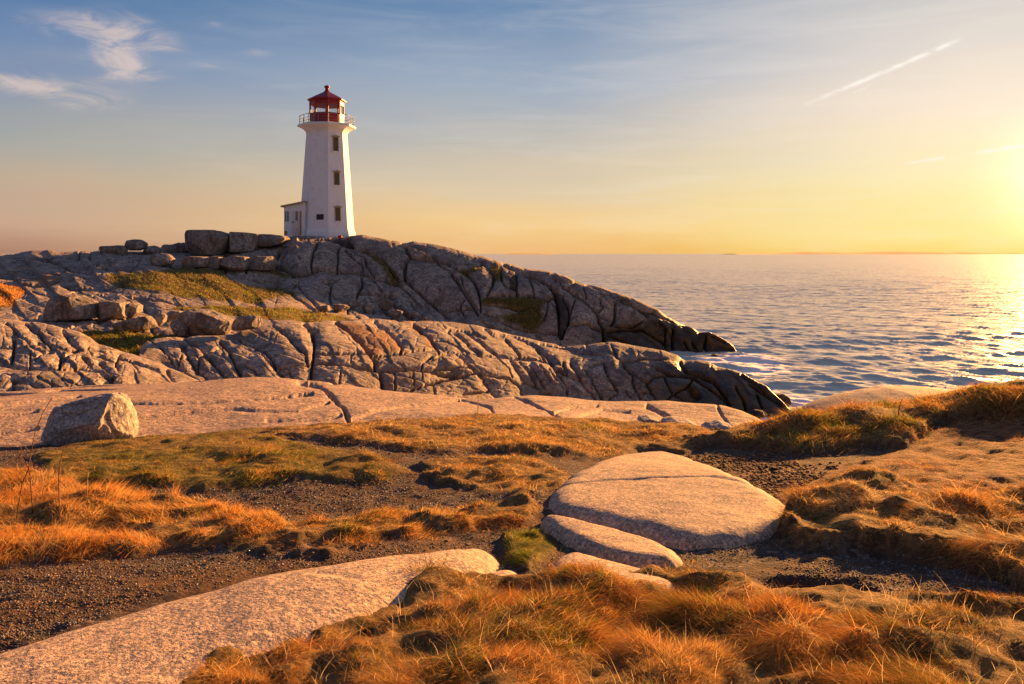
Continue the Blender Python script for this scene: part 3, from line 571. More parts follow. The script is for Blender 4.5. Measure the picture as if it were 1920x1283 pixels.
relief('headland', -500, 1381, 1.1, [
    ('z', [(-500, 2.0, 24), (560, 1.5, 28), (700, 0, 40), (900, -1.5, 48), (1381, -2.5, 55)]),
    ('py', Z3(hx, [650, 650, 670, 665, 645, 632, 622, 618, 620, 625, 635, 648, 655, 660, 668, 672, 668], [29, 30, 29, 30, 32, 34, 38, 46, 50, 52, 54, 55, 55, 55, 55, 56.5, 57.6])),
    ('py', Z3(hx, [590, 590, 600, 600, 590, 580, 575, 575, 580, 585, 590, 610, 620, 635, 652, 662, 664], [38, 38, 37, 38, 42, 46, 52, 56, 58, 58, 57, 57, 56.5, 56.3, 56, 57, 57.8])),
    ('py', Z3(hx, [535, 535, 540, 545, 545, 535, 520, 515, 520, 530, 540, 555, 570, 590, 620, 645, 661], [48, 48, 48, 48, 52, 58, 60, 62, 62, 61, 60, 60, 59, 58.5, 57.5, 57.8, 57.9])),
    ('crestpy', crest(SKY, cY)),
    ('z', [(-500, 5.6, 74), (0, 6.6, 74), (350, 7.4, 76), (480, 8.3, 78), (560, 8.72, 79), (690, 8.72, 80), (760, 7.6, 80), (900, 5.6, 76), (1100, 3.5, 71), (1290, 0.6, 64), (1381, -1.5, 60)]),
    ('z', [(-500, 2, 110), (300, 3, 110), (520, 3, 106), (700, 1, 104), (900, -2, 98), (1200, -3, 82), (1381, -3, 66)]),
    ('z', [(-500, -3, 170), (500, -3, 150), (900, -4, 115), (1381, -4, 75)])],
    [14, 70, 80, 120, 30, 24, 8], 4, M['far_rock'], kd=1.7)
lx_ = [262, 300, 400, 500, 570, 640, 720, 800, 860, 940, 1000, 1100, 1200, 1300, 1400, 1450, 1488]
lcY = list(zip(lx_, [29, 30, 31, 33, 35, 37, 40, 42, 42, 42, 41, 40, 39.5, 38.5, 37, 36, 34.6]))
LC = [(262, 655), (275, 640), (290, 635), (330, 632), (345, 634), (370, 630), (400, 630), (440, 628), (452, 620), (470, 618), (500, 612), (515, 608), (545, 605), (566, 604), (572, 606), (588, 606), (600, 604), (640, 603), (700, 602), (760, 604), (800, 602), (846, 604), (860, 606), (905, 612), (940, 622), (975, 630), (1010, 640), (1060, 648), (1100, 647), (1140, 640), (1160, 642), (1200, 650), (1240, 656), (1270, 665), (1285, 675), (1310, 674), (1330, 678), (1345, 686), (1370, 692), (1395, 698), (1420, 712), (1440, 722), (1456, 740), (1470, 752), (1482, 768), (1490, 782)]
relief('rock_ledge', 262, 1490, 1.0, [
    ('z', [(262, 1.5, 23), (860, 0.5, 27), (1100, -1.5, 31.5), (1490, -2.5, 32.5)]),
    ('py', Z3(lx_, [735, 735, 735, 735, 740, 745, 750, 750, 755, 758, 760, 765, 770, 775, 785, 790, 790], [24.5, 24.5, 25, 25.5, 26, 26.5, 27.5, 28.5, 29.5, 31, 32.5, 33.5, 34, 34.3, 34.3, 34, 33.8])),
    ('py', Z3(lx_, [665, 665, 662, 652, 645, 650, 655, 658, 662, 668, 675, 685, 695, 708, 730, 752, 780], [26.8, 27.5, 28, 28.6, 29.3, 29.8, 31, 32, 33, 34.5, 35.5, 36, 36.3, 36.3, 35.7, 35.1, 34.4])),
    ('crestpy', crest(LC, lcY)),
    ('z', [(262, 3.3, 31), (400, 3.4, 33), (700, 3.4, 43), (860, 2.6, 45), (1100, 1.4, 43), (1300, 0.6, 41), (1490, -1.5, 36.5)]),
    ('z', [(262, 1, 36), (560, 1.2, 42), (700, 0.5, 48), (860, -1, 49), (1100, -2.5, 46), (1490, -3, 38)])],
    [12, 110, 80, 22, 14], 3, M['far_rock'], kd=1.5)
bx_ = [-500, 0, 60, 120, 160, 230, 300, 350, 398]
BC = [(-500, 585), (-100, 594), (0, 599), (40, 602), (60, 604), (115, 613), (150, 622), (172, 634), (186, 645), (200, 647), (228, 658), (260, 668), (300, 681), (340, 699), (370, 712), (398, 728)]
relief('lit_ledge', -500, 398, 1.0, [
    ('z', [(-500, 2.4, 16.5), (398, 1.8, 18.5)]),
    ('py', Z3(bx_, [755, 755, 755, 755, 755, 752, 748, 748, 748], [17.8, 17.8, 17.8, 18.0, 18.4, 19, 20.2, 21.4, 22.5])),
    ('py', Z3(bx_, [672, 672, 676, 680, 684, 690, 708, 718, 736], [21, 21, 21, 21.2, 21.5, 21.8, 22.4, 22.8, 23])),
    ('crestpy', crest(BC, list(zip(bx_, [27, 27, 27, 26.5, 26, 25.5, 25, 24.2, 23.6])))),
    ('z', [(-500, 3.6, 30), (60, 3.6, 30), (230, 2.8, 28), (398, 2.0, 25)]), ('z', [(-500, 2, 34), (398, 1.0, 28)])],
    [10, 80, 75, 16, 8], 3, M['far_rock'], kd=1.5, noise_amp=0.14)
sx_ = [-500, 0, 250, 480, 700, 900, 1100, 1300, 1444]
SC = [(-500, 760), (0, 745), (100, 739), (200, 733), (300, 727), (360, 722), (420, 715), (480, 712), (540, 714), (566, 717), (600, 718), (650, 724), (700, 731), (760, 736), (820, 740), (880, 747), (920, 748), (950, 744), (1000, 741), (1060, 745), (1100, 750), (1150, 753), (1200, 751), (1250, 751), (1300, 757), (1350, 760), (1390, 770), (1420, 782), (1444, 798)]
relief('granite_shelf', -500, 1444, 1.3, [
    ('z', [(-500, 4.2, 8.8), (250, 4.15, 9.3), (480, 4.2, 10), (1300, 4.1, 10.4), (1444, 3.9, 10.6)]),
    ('z', [(-500, 4.42, 9.8), (0, 4.42, 10), (250, 4.5, 10.6), (480, 4.53, 11.4), (900, 4.52, 11.9), (1200, 4.45, 11.7), (1350, 4.40, 11.6), (1444, 4.1, 11.6)]),
    ('py', Z3(sx_, [772, 772, 765, 758, 765, 768, 770, 780, 803], [12.5, 12.5, 13.2, 14, 14, 14.3, 14, 13.6, 12.6])),
    ('crestpy', crest(SC, list(zip(sx_, [16.5, 16.5, 16.8, 17.5, 17.5, 17.5, 17.2, 16.2, 14])))),
    ('z', [(-500, 3.6, 19), (480, 3.7, 20.5), (900, 3.0, 20.5), (1300, 2.2, 19), (1444, 2.4, 16)]),
    ('z', [(-500, 1, 23), (480, 1, 25), (900, -1, 26), (1300, -2.5, 25), (1444, -2.5, 22)])],
    [14, 60, 70, 26, 16], 3, M['shelf_rock'], kd=1.1, noise_amp=0.10)

# ------------------------------------------------------------------ near ground
ctl = [at(*p) for p in [(300, 1283, 2.9), (960, 1283, 2.75), (1700, 1283, 2.75), (100, 1150, 3.6), (700, 1090, 4.0), (1200, 1150, 3.5), (1800, 1150, 3.6), (1500, 1050, 4.4), (1900, 1000, 5.0), (1700, 900, 6.3), (1920, 850, 7.5), (1850, 792, 9), (1860, 738, 10.3), (1700, 768, 10), (1550, 795, 9.8), (1400, 838, 9), (1250, 856, 8.8), (1015, 950, 6), (1280, 1040, 4.7), (300, 1000, 5.5), (700, 950, 6.2), (100, 900, 7), (500, 870, 7.8), (900, 862, 8), (150, 838, 9.8), (500, 812, 11), (900, 788, 12), (1200, 802, 11.5), (1400, 812, 10.8)]]
ctl += [(-12, 0, 5.4), (-12, 6, 5.1), (-14, 12, 4.5), (12, 0, 5.4), (14, 6, 5.3), (14, 11, 5.2), (0, -6, 5.5), (10, -6, 5.5), (-10, -6, 5.5), (-12, 16, 3.2), (-4, 16, 3.0), (0, 16, 2.8), (3, 15, 2.5), (4.2, 13, 3.0), (6, 13.5, 2.5), (9, 14, 2), (13, 15, 1.5), (14, 22, -2), (5, 22, -2), (0, 22, 1), (-12, 22, 2)]
ctl = np.array(ctl)
def _U(r2): return 0.5 * r2 * np.log(r2 + 1e-9)
n_ = len(ctl); K_ = _U(((ctl[:, None, :2] - ctl[None, :, :2]) ** 2).sum(-1)) + np.eye(n_) * 0.02; Pm = np.c_[np.ones(n_), ctl[:, :2]]
Wt = np.linalg.solve(np.block([[K_, Pm], [Pm.T, np.zeros((3, 3))]]), np.r_[ctl[:, 2], 0, 0, 0])
def zg0(X, Y):
    X = np.asarray(X, float); Y = np.asarray(Y, float); z = Wt[n_] + Wt[n_ + 1] * X + Wt[n_ + 2] * Y
    for i in range(n_): z = z + Wt[i] * _U((X - ctl[i, 0]) ** 2 + (Y - ctl[i, 1]) ** 2)
    return z
Z_FORE = [(340, 1330), (400, 1290), (560, 1240), (690, 1190), (750, 1120), (790, 1085), (900, 1100), (1000, 1100), (1100, 1090), (1250, 1095), (1340, 1098), (1440, 1112), (1650, 1125), (1920, 1150), (2400, 1180), (2600, 1700), (200, 1700)]
Z_TALL = [(-400, 895), (0, 890), (60, 900), (200, 935), (320, 950), (400, 955), (500, 992), (545, 1008), (480, 1025), (300, 1032), (150, 1050), (0, 1062), (-400, 1070)]
Z_STRIP = [(420, 1042), (560, 1034), (700, 1024), (850, 1005), (985, 990), (1015, 960), (980, 935), (900, 952), (750, 968), (600, 988), (520, 990), (440, 1020)]
Z_MID = [(70, 862), (180, 832), (350, 802), (440, 808), (560, 832), (700, 860), (780, 888), (700, 905), (500, 908), (380, 922), (250, 912), (120, 902)]
Z_BACK = [(430, 808), (600, 801), (800, 791), (930, 781), (1100, 787), (1300, 802), (1345, 822), (1290, 846), (1100, 862), (950, 850), (800, 850), (640, 832), (520, 818)]
Z_BACK2 = [(780, 872), (900, 852), (1010, 870), (1070, 895), (1040, 925), (980, 930), (900, 922), (800, 902)]
Z_BANK = [(1300, 832), (1450, 798), (1540, 785), (1640, 770), (1700, 745), (1720, 712), (1860, 698), (2500, 690), (2500, 790), (1920, 775), (1820, 785), (1750, 800), (1700, 838), (1500, 850), (1400, 846)]
Z_MOUND = [(1450, 1005), (1490, 965), (1550, 925), (1620, 905), (1700, 935), (1800, 960), (1920, 960), (2500, 960), (2500, 1140), (1920, 1112), (1800, 1062), (1650, 1035), (1500, 1032)]
Z_RED = [(1500, 925), (1560, 888), (1700, 842), (1800, 790), (1920, 776), (2500, 776), (2500, 965), (1920, 965), (1700, 945), (1620, 915)]
Z_MOSS = [(948, 1010), (1000, 1000), (1045, 1020), (1030, 1050), (990, 1068), (950, 1050)]
SOIL = [[(330, 1075), (560, 1048), (760, 1022), (900, 1010), (930, 1022), (800, 1040), (560, 1075), (380, 1100), (150, 1150), (0, 1190), (-300, 1260), (-300, 1180), (0, 1130)], [(1270, 850), (1420, 855), (1600, 870), (1560, 900), (1500, 930), (1480, 960), (1400, 900), (1300, 870)], [(1500, 1040), (1700, 1050), (1900, 1100), (1850, 1130), (1600, 1090), (1480, 1060)], [(1460, 1100), (1560, 1096), (1655, 1108), (1640, 1130), (1500, 1125)]]
ALLG = [(Z_FORE, 0.05, 6), (Z_TALL, 0.07, 6), (Z_STRIP, 0.05, 5), (Z_MID, 0.05, 5), (Z_BACK, 0.05, 4), (Z_BACK2, 0.04, 4), (Z_BANK, 0.10, 4), (Z_MOUND, 0.10, 6), (Z_RED, 0.02, 8), (Z_MOSS, 0.03, 6)]
HUM = [(810, 1125, 0.20, 0.05), (1080, 1120, 0.25, 0.05), (560, 905, 0.3, .03), (525, 872, 0.35, .07), (400, 850, 0.3, .05), (1500, 815, 0.5, .14), (1620, 800, 0.6, .10), (1830, 760, 0.4, .05), (1650, 925, 0.35, .05), (1590, 960, 0.3, .07), (1790, 975, 0.3, .07), (1720, 1000, .3, .06), (990, 935, 0.25, .07), (600, 985, .2, .05), (160, 965, .4, .10), (330, 960, .3, .05), (690, 865, .5, .05), (1000, 820, .6, .05), (700, 815, .6, .05), (1470, 1095, .12, -.10), (1580, 1105, .16, -.15), (1520, 1100, .12, -.1)]
def pix2g(px, py, zf):
    px = np.asarray(px, float); py = np.asarray(py, float); Y = np.full(px.shape, 5.0)
    for _ in range(40):
        Yn = (CAMZ - zf((px - CX) / F * Y, Y)) * F / np.maximum(py - HZ, 1); Y = 0.5 * Y + 0.5 * np.clip(Yn, 0.3, 18)
    return (px - CX) / F * Y, Y
hp = np.array([(h[0], h[1]) for h in HUM], float); hX, hY = pix2g(hp[:, 0], hp[:, 1], zg0)
def zones(X, Y):
    """how grassy the ground is; zones are laid out in plan, found through the photo's rows and columns on the smooth ground"""
    Yc = np.maximum(Y, 0.9); z = zg0(X, Y); px = CX + X / Yc * F; py = HZ + (CAMZ - z) / Yc * F
    return px, py, z
def tuss(X, Y):
    u = X * 3.4 + 0.35 * vnoise(X * 3, Y * 3, 1.0); v = Y * 2.6 + 0.35 * vnoise(X * 3, Y * 3, 6.0)
    ui, vi = np.floor(u).astype(int), np.floor(v).astype(int); f1 = np.full(u.shape, 9.0); idn = np.zeros(u.shape)
    for a in (-1, 0, 1):
        for b_ in (-1, 0, 1):
            dd = np.hypot(ui + a + _perm[(ui + a) & 63, (vi + b_) & 63, 11] - u, vi + b_ + _perm[(ui + a) & 63, (vi + b_) & 63, 12] - v); c = dd < f1
            idn = np.where(c, _perm[(ui + a) & 63, (vi + b_) & 63, 13], idn); f1 = np.where(c, dd, f1)
    return np.clip(f1, 0, 1), idn
def zg(X, Y, full=False):
    X = np.asarray(X, float); Y = np.asarray(Y, float)
    px, py, z = zones(X, Y); nz = 22 * fbm(X * 2.0, Y * 2.0, 1.0, 5, 0.62)
    gm = np.zeros(X.shape); ind = {}
    for i, (poly, h, wd) in enumerate(ALLG):
        xs = [q[0] for q in poly]; ys = [q[1] for q in poly]
        sel = (px > min(xs) - 30) & (px < max(xs) + 30) & (py > min(ys) - 25) & (py < max(ys) + 25)
        s = np.zeros(X.shape)
        if sel.any(): s[sel] = soft(px[sel], py[sel], poly, wd, nz[sel] * (0.5 if min(ys) < 830 else 1) + (np.clip((py[sel] - 1150) * 0.2, 0, 14) if poly is Z_FORE else 0))
        ind[i] = s; z = z + h * s; gm = np.maximum(gm, s)
    z = z + gm * (0.06 * fbm(X * 2.2, Y * 2.2, 4.0, 4, 0.55) + np.where(Y < 6, 0.07, 0.03) * (0.4 - np.abs(fbm(X * 3.2, Y * 3.2, 7.0, 3))) + np.where(Y < 7.5, 0.055, 0.02) * (1 - 0.6 * ind[8]) * (1 - 0.5 * ind[3]) * (0.45 - tuss(X, Y)[0])) + (1 - gm) * (0.02 * fbm(X * 3, Y * 3, 8.0, 4, 0.6) + 0.008 * fbm(X * 11, Y * 11, 3.0, 3, .6)) + 0.011 * fbm(X * 9, Y * 9, 3.0, 3, .6)
    for hx_, hy_, (a_, b_, r, h) in zip(hX, hY, HUM):
        r2 = ((X - hx_) ** 2 + ((Y - hy_) * 0.8) ** 2) / r ** 2; z = z + h * np.exp(-r2 * 2)
    if full: return z, gm, ind, px, py
    return z
# sampled grid for fast lookup
yv = [-1.5]
while yv[-1] < 23: yv.append(yv[-1] + max(0.012, (yv[-1] + 1.0) * 0.0052))
yv = np.array(yv); uu = np.arange(-900, 2900, 5.5)
GX = (uu - CX)[None] / F * (yv + 2.2)[:, None]; GY = np.broadcast_to(yv[:, None], GX.shape)
GZ, GM, IND, GPX, GPY = zg(GX, GY, True)
zone = np.stack([np.clip(GM, 0, 1), np.zeros_like(GM), np.zeros_like(GM)], -1); z2a = np.zeros_like(zone)
nn_ = 12 * fbm(GX * 2, GY * 2, 5.0, 3)
for p in SOIL: zone[..., 1] = np.maximum(zone[..., 1], soft(GPX, GPY, p, 12, nn_))
z2a[..., 0] = np.maximum(IND[9], IND[3] * np.clip(0.7 + 1.2 * fbm(GX, GY, 2.0, 3), 0, 1)); z2a[..., 1] = IND[8] * (1 - IND[7])
zone[..., 1] = np.maximum(zone[..., 1], np.clip(fbm(GX * 0.8, GY * 0.8, 11.0, 4) * 1.5, 0, 0.7))
tag(npmesh('ground', np.stack([GX, GY, GZ], -1).reshape(-1, 3), gridfaces(*GX.shape), M['ground'], attrs={'zone': zone.reshape(-1, 3), 'zone2': z2a.reshape(-1, 3)}), 'brown soil and gravel ground with grassy hummocks', kind='structure')

# ------------------------------------------------------------------ foreground slabs, in plan, domed
def slab(name, label, outline, h, wd=0.45, seed=0, grooves=(), step=0.014, sink=0.07, dome=0.0, tilt=(0, 0)):
    o_ = np.array(outline, float); PXo, PYo = pix2g(o_[:, 0], o_[:, 1], zg0)
    # round the outline by corner cutting
    P = np.stack([PXo, PYo], -1)
    for _ in range(2):
        Q = np.roll(P, -1, 0); P = np.stack([0.75 * P + 0.25 * Q, 0.25 * P + 0.75 * Q], 1).reshape(-1, 2)
    x0, x1, y0, y1 = P[:, 0].min() - .03, P[:, 0].max() + .03, P[:, 1].min() - .03, P[:, 1].max() + .03
    X, Y = np.meshgrid(np.arange(x0, x1, step), np.arange(y0, y1, step))
    wx, wy = X + 0.05 * fbm(X * 3.5, Y * 3.5, seed, 5, .6), Y + 0.05 * fbm(X * 3.5 + 9, Y * 3.5, seed, 5, .6); pl = [tuple(p) for p in P]
    dd = pldist(wx, wy, pl); dd = np.where(inpoly(wx, wy, pl), dd, -dd)
    t_ = np.clip(dd / wd, 0, 1); prof = np.sqrt(np.clip(1 - (1 - t_) ** 2.2, 0, 1)); prof = blur(prof, 3); n_in = dd > -0.0
    cx, cy = P.mean(0); top = -sink + (h + sink) * prof + dome * blur(np.clip(dd, 0, None), 30) + tilt[0] * (X - cx) * prof + tilt[1] * (Y - cy) * prof
    top = top + prof * (0.014 * fbm(X * 1.1 + seed, Y * 1.1, 2.0, 3) + 0.007 * fbm(X * 5, Y * 5, seed, 4, 0.6))
    for gl, dep, gw in grooves:
        q = np.array(gl, float); gx_, gy_ = pix2g(q[:, 0], q[:, 1], zg0); g_ = pldist(X + 0.03 * vnoise(X * 5, Y * 5, 1), Y, list(zip(gx_, gy_)), False); top = top - dep * np.exp(-(g_ / gw) ** 2)
    Z = zg0(X, Y) + top; q = gridfaces(*X.shape); keep = n_in.ravel()[q].any(1); q = q[keep]
    V = np.stack([X, Y, Z], -1).reshape(-1, 3); use = np.unique(q); mp = np.full(len(V), -1); mp[use] = np.arange(len(use)); V = V[use]; q = mp[q]
    # closed underside
    e = np.concatenate([q[:, [0, 1]], q[:, [1, 2]], q[:, [2, 3]], q[:, [3, 0]]]); key = e[:, 0].astype(np.int64) * len(V) + e[:, 1]; rk = e[:, 1].astype(np.int64) * len(V) + e[:, 0]
    be = e[~np.isin(key, rk)]; nb = len(V); V2 = V.copy(); V2[:, 2] = V[:, 2].min() - 0.15
    fs = np.stack([be[:, 1], be[:, 0], be[:, 0] + nb, be[:, 1] + nb], -1); V = np.vstack([V, V2])
    og = np.array([cx, cy, float(zg0(cx, cy))]); o = npmesh(name, V - og, [q, fs, q[:, ::-1] + nb], M['near_rock']); o.location = og
    return tag(o, label, 'rock', 'granite slabs set in the ground')
slab('granite_slab', 'broad domed speckled granite slab right of centre, largest of the three slabs beside the bare soil', [(1012, 945), (1030, 925), (1070, 895), (1120, 870), (1170, 858), (1230, 852), (1280, 858), (1340, 880), (1400, 905), (1450, 930), (1485, 955), (1495, 972), (1470, 1000), (1420, 1018), (1350, 1032), (1290, 1040), (1200, 1015), (1120, 990), (1050, 975), (1015, 960)], 0.075, 0.22, 1,
     grooves=[([(1040, 925), (1130, 918), (1230, 915), (1330, 912), (1440, 930)], 0.014, 0.035)], dome=0.025)
slab('granite_slab', 'narrow crescent of speckled granite lying against the near edge of the broad domed slab', [(1008, 980), (1035, 975), (1100, 988), (1170, 1004), (1240, 1028), (1292, 1050), (1275, 1068), (1200, 1072), (1130, 1058), (1065, 1032), (1025, 1010)], 0.07, 0.13, 2, dome=0.03)
slab('granite_slab', 'low rounded granite slab between the mossy gap and the foreground grass', [(1012, 1068), (1040, 1045), (1070, 1040), (1120, 1052), (1180, 1068), (1240, 1085), (1300, 1110), (1260, 1130), (1150, 1130), (1060, 1120), (1020, 1095)], 0.06, 0.16, 3, dome=0.03)
slab('granite_slab', 'long pale speckled granite slab filling the bottom left foreground, nearest the camera', [(945, 1040), (950, 1060), (925, 1085), (870, 1105), (800, 1140), (730, 1190), (640, 1240), (500, 1300), (380, 1400), (250, 1600), (0, 1700), (-300, 1600), (-500, 1450), (-300, 1330), (-100, 1265), (0, 1232), (100, 1195), (200, 1163), (350, 1122), (500, 1092), (650, 1067), (800, 1045), (900, 1034)], 0.09, 0.4, 4, dome=0.05, grooves=[([(600, 1120), (690, 1135), (760, 1100)], .006, .03)])
slab('granite_slab', 'small worn granite patch showing through the gravel behind the long foreground slab', [(900, 1072), (960, 1062), (1000, 1080), (980, 1105), (900, 1112), (860, 1100)], 0.02, 0.15, 5)
SLABS = [[(1012, 945), (1070, 893), (1230, 846), (1400, 900), (1495, 972), (1350, 1034), (1290, 1045), (1015, 965)], [(1012, 985), (1100, 985), (1280, 1050), (1200, 1062), (1030, 1005)], [(1012, 1068), (1070, 1040), (1300, 1110), (1150, 1130)], [(945, 1035), (930, 1075), (800, 1105), (730, 1150), (660, 1195), (540, 1245), (400, 1290), (300, 1400), (-400, 1600), (0, 1215), (200, 1145), (500, 1075), (900, 1026)]]

# ------------------------------------------------------------------ boulders: star-shaped outline, real depth
def boulder(name, label, outline, Y, depth, mat_, group=None, n=2.6, seed=0, rough=0.07, facet=0.0, res=(110, 130), cat='boulder', cuts=()):
    o_ = np.array(outline, float); X = (o_[:, 0] - CX) / F * Y; Z = CAMZ + (HZ - o_[:, 1]) / F * Y
    cx, cz = (X.min() + X.max()) / 2, (Z.min() + Z.max()) / 2; sc = max(np.ptp(X), np.ptp(Z)) / 2
    th = np.arctan2(Z - cz, X - cx); R = np.hypot(X - cx, Z - cz); k = np.argsort(th); th, R = th[k], R[k]
    th = np.r_[th[-2:] - 2 * pi, th, th[:2] + 2 * pi]; R = np.r_[R[-2:], R, R[:2]]
    T = np.linspace(-pi, pi, res[1], endpoint=False)
    # straight edges between outline points
    px_, pz_ = R * np.cos(th), R * np.sin(th); RT = np.zeros_like(T)
    for i in range(len(th) - 1):
        s_ = (T >= th[i]) & (T < th[i + 1] + 1e-9)
        ax_, az_2, bx2, bz2 = px_[i], pz_[i], px_[i + 1], pz_[i + 1]; den = (np.cos(T) * (bz2 - az_2) - np.sin(T) * (bx2 - ax_))
        val = (ax_ * (bz2 - az_2) - az_2 * (bx2 - ax_)) / np.where(abs(den) < 1e-6, 1e-6, den); RT[s_] = val[s_]
    for _ in range(2): RT = (np.roll(RT, 1) + 2 * RT + np.roll(RT, -1)) / 4
    facet = facet + 7
    s = np.sin(np.linspace(-pi / 2, pi / 2, res[0])); ss, TT = np.meshgrid(s, T, indexing='ij')
    rad = (1 - np.abs(ss) ** n) ** (1 / n)
    XX = rad * RT[None] * np.cos(TT); ZZ = rad * RT[None] * np.sin(TT); YY = ss * depth
    L = np.sqrt(XX ** 2 + YY ** 2 + ZZ ** 2) + 1e-9; q = 1.3 / sc
    dn = rough * sc * (fbm(XX * q + seed * 3.1, YY * q + seed, ZZ * q + 2, 5, 0.55) - 0.7 * np.exp(-(fbm(XX * q * .8 + seed, YY * q, ZZ * q * .8 + 9, 2) / 0.045) ** 2))
    if facet:
        for kf in range(int(facet)):
            rs = np.random.default_rng(seed * 31 + kf); v = rs.normal(size=3); v /= np.linalg.norm(v); v[1] -= 1.1; v /= np.linalg.norm(v)
            dpl = XX * v[0] + YY * v[1] + ZZ * v[2]; lim = dpl.max() * rs.uniform(0.70, 0.93); ex = np.maximum(dpl - lim, 0) * 0.9
            XX = XX - ex * v[0]; YY = YY - ex * v[1]; ZZ = ZZ - ex * v[2]
    for (vx, vy, vz, fr_) in cuts:
        v = np.array([vx, vy, vz]) / math.sqrt(vx * vx + vy * vy + vz * vz); dpl = XX * v[0] + YY * v[1] + ZZ * v[2]; ex = np.maximum(dpl - dpl.max() * fr_, 0) * 0.97
        XX = XX - ex * v[0]; YY = YY - ex * v[1]; ZZ = ZZ - ex * v[2]
    XX = XX + dn * XX / L; YY = YY + dn * YY / L; ZZ = ZZ + dn * ZZ / L
    base = Z.min(); og = np.array([cx, Y, base]); V = np.stack([XX, YY, ZZ + cz - base], -1).reshape(-1, 3)
    nr, nt = XX.shape; i = np.arange(nr * nt).reshape(nr, nt); j = np.roll(i, -1, 1)
    f = np.stack([i[:-1], j[:-1], j[1:], i[1:]], -1).reshape(-1, 4)
    o = npmesh(name, V, f, mat_); o.location = og; return tag(o, label, cat, group)
def surfY(px, py):
    P3, PX, PY = SURF['headland'][:3]; j = int(np.argmin(abs(PX[0] - px))); c = PY[:300, j]; return float(P3[int(np.argmin(abs(c - py))), j, 1])
def rest(name, label, outline, depth, mat_, group, n, seed, rough, facet=0, **kw):
    xs = [p[0] for p in outline]; ys = [p[1] for p in outline]; yb = max(ys); yy = surfY((min(xs) + max(xs)) / 2, yb - 1)
    return boulder(name, label, outline, yy + depth * 0.35, depth, mat_, group, n, seed, rough, facet, **kw)
boulder('boulder', 'large angular grey boulder on the left with a sunlit right face, beside the pale shelf', [(76, 800), (74, 784), (82, 773), (114, 758), (150, 748), (192, 742), (216, 740), (226, 748), (238, 776), (245, 800), (245, 824), (230, 832), (198, 838), (130, 838), (86, 834), (79, 815)], 10.6, 0.45, M['grey_rock'], n=3.4, seed=3, rough=0.11, facet=1, res=(190, 240), cuts=[(0.92, -0.35, 0.2, 0.84), (-0.1, -0.75, 0.62, 0.80), (0.1, -0.95, -0.2, 0.82), (-0.8, -0.5, 0.4, 0.8)])
G_sk = 'boulders along the skyline left of the lighthouse'
FB = M['far_boulder']
boulder('boulder', 'big smooth block on the skyline, largest boulder left of the lighthouse', [(347, 455), (352, 440), (358, 431), (400, 432), (422, 437), (428, 445), (425, 465), (418, 476), (390, 480), (355, 477), (347, 466)], 65, 1.9, FB, G_sk, 4.0, 11, 0.05, 3)
boulder('boulder', 'flat topped grey block on the skyline just right of the biggest skyline boulder', [(432, 452), (436, 435), (460, 436), (484, 439), (485, 455), (480, 470), (455, 474), (430, 474)], 66, 1.6, FB, G_sk, 5.0, 12, 0.035, 2)
boulder('boulder', 'low dark wedge block on the skyline touching the left side of the white entry', [(486, 452), (488, 439), (510, 440), (532, 442), (540, 448), (530, 458), (510, 463), (487, 462)], 67, 1.5, FB, G_sk, 4.5, 13, 0.05, 2)
boulder('boulder', 'dark narrow rock wedged in the gap behind the biggest skyline boulder', [(420, 455), (422, 438), (434, 441), (437, 455), (434, 474), (422, 474)], 67.5, 1.2, FB, G_sk, 4.0, 14, 0.05)
boulder('boulder', 'small round boulder perched alone on the skyline, brown and rounded', [(236, 460), (240, 451), (252, 448.5), (266, 450), (275, 457), (273, 466), (262, 470), (245, 470), (237, 465)], 63, 0.75, FB, G_sk, 2.6, 15, 0.07)
boulder('boulder', 'flat dark slab on the skyline left of the perched round boulder', [(186, 467), (189, 462), (210, 461), (228, 460), (236, 468), (232, 479), (210, 478), (192, 473)], 62, 1.0, FB, G_sk, 3.0, 16, 0.07, 3)
boulder('boulder', 'low dark boulder on the skyline right of the perched round boulder', [(272, 470), (278, 462), (290, 461), (302, 467), (305, 476), (290, 480), (272, 478)], 63.5, 0.9, FB, G_sk, 2.8, 17, 0.07)
boulder('boulder', 'dark rock hump on the skyline against the left side of the biggest boulder', [(300, 470), (310, 459), (325, 459), (340, 455), (352, 456), (354, 474), (330, 480), (302, 478)], 66.5, 1.1, FB, G_sk, 3.0, 18, 0.1, 3)
G_mid = 'loose boulders on the slope below the lighthouse'
rest('boulder', 'pinkish rounded boulder just below the skyline at the upper edge of the grassy patch', [(278, 487), (286, 478), (300, 475), (316, 477), (326, 485), (324, 495), (308, 500), (290, 499)], 0.8, FB, G_mid, 2.8, 21, 0.06)
rest('boulder', 'pale squarish block at the upper right corner of the grassy patch', [(388, 484), (400, 481), (414, 482), (416, 492), (414, 504), (396, 503), (388, 498)], 0.8, FB, G_mid, 4.5, 22, 0.04, 2)
rest('boulder', 'long grey block under the biggest skyline boulder', [(346, 484), (360, 481), (385, 482), (392, 490), (388, 501), (360, 503), (344, 498)], 1.2, FB, G_mid, 3.5, 23, 0.06, 2)
rest('boulder', 'dark grey cracked block beneath the flat topped skyline block', [(418, 484), (440, 480), (462, 482), (465, 495), (462, 507), (430, 508), (418, 503)], 1.3, FB, G_mid, 4.0, 24, 0.05, 2)
rest('boulder', 'grey block split by a slanting crack, left of the lighthouse dome rock', [(466, 485), (485, 481), (510, 481), (516, 492), (508, 507), (480, 508), (465, 503)], 1.3, FB, G_mid, 4.0, 25, 0.05, 2)
rest('boulder', 'big rounded grey boulder at far left with an orange lit right end', [(82, 585), (88, 568), (100, 556), (122, 551), (145, 553), (165, 562), (182, 573), (187, 586), (182, 596), (160, 599), (130, 602), (90, 602)], 1.2, FB, G_mid, 2.8, 26, 0.06, 2, cuts=[(0.93, -0.35, 0.1, 0.80)])
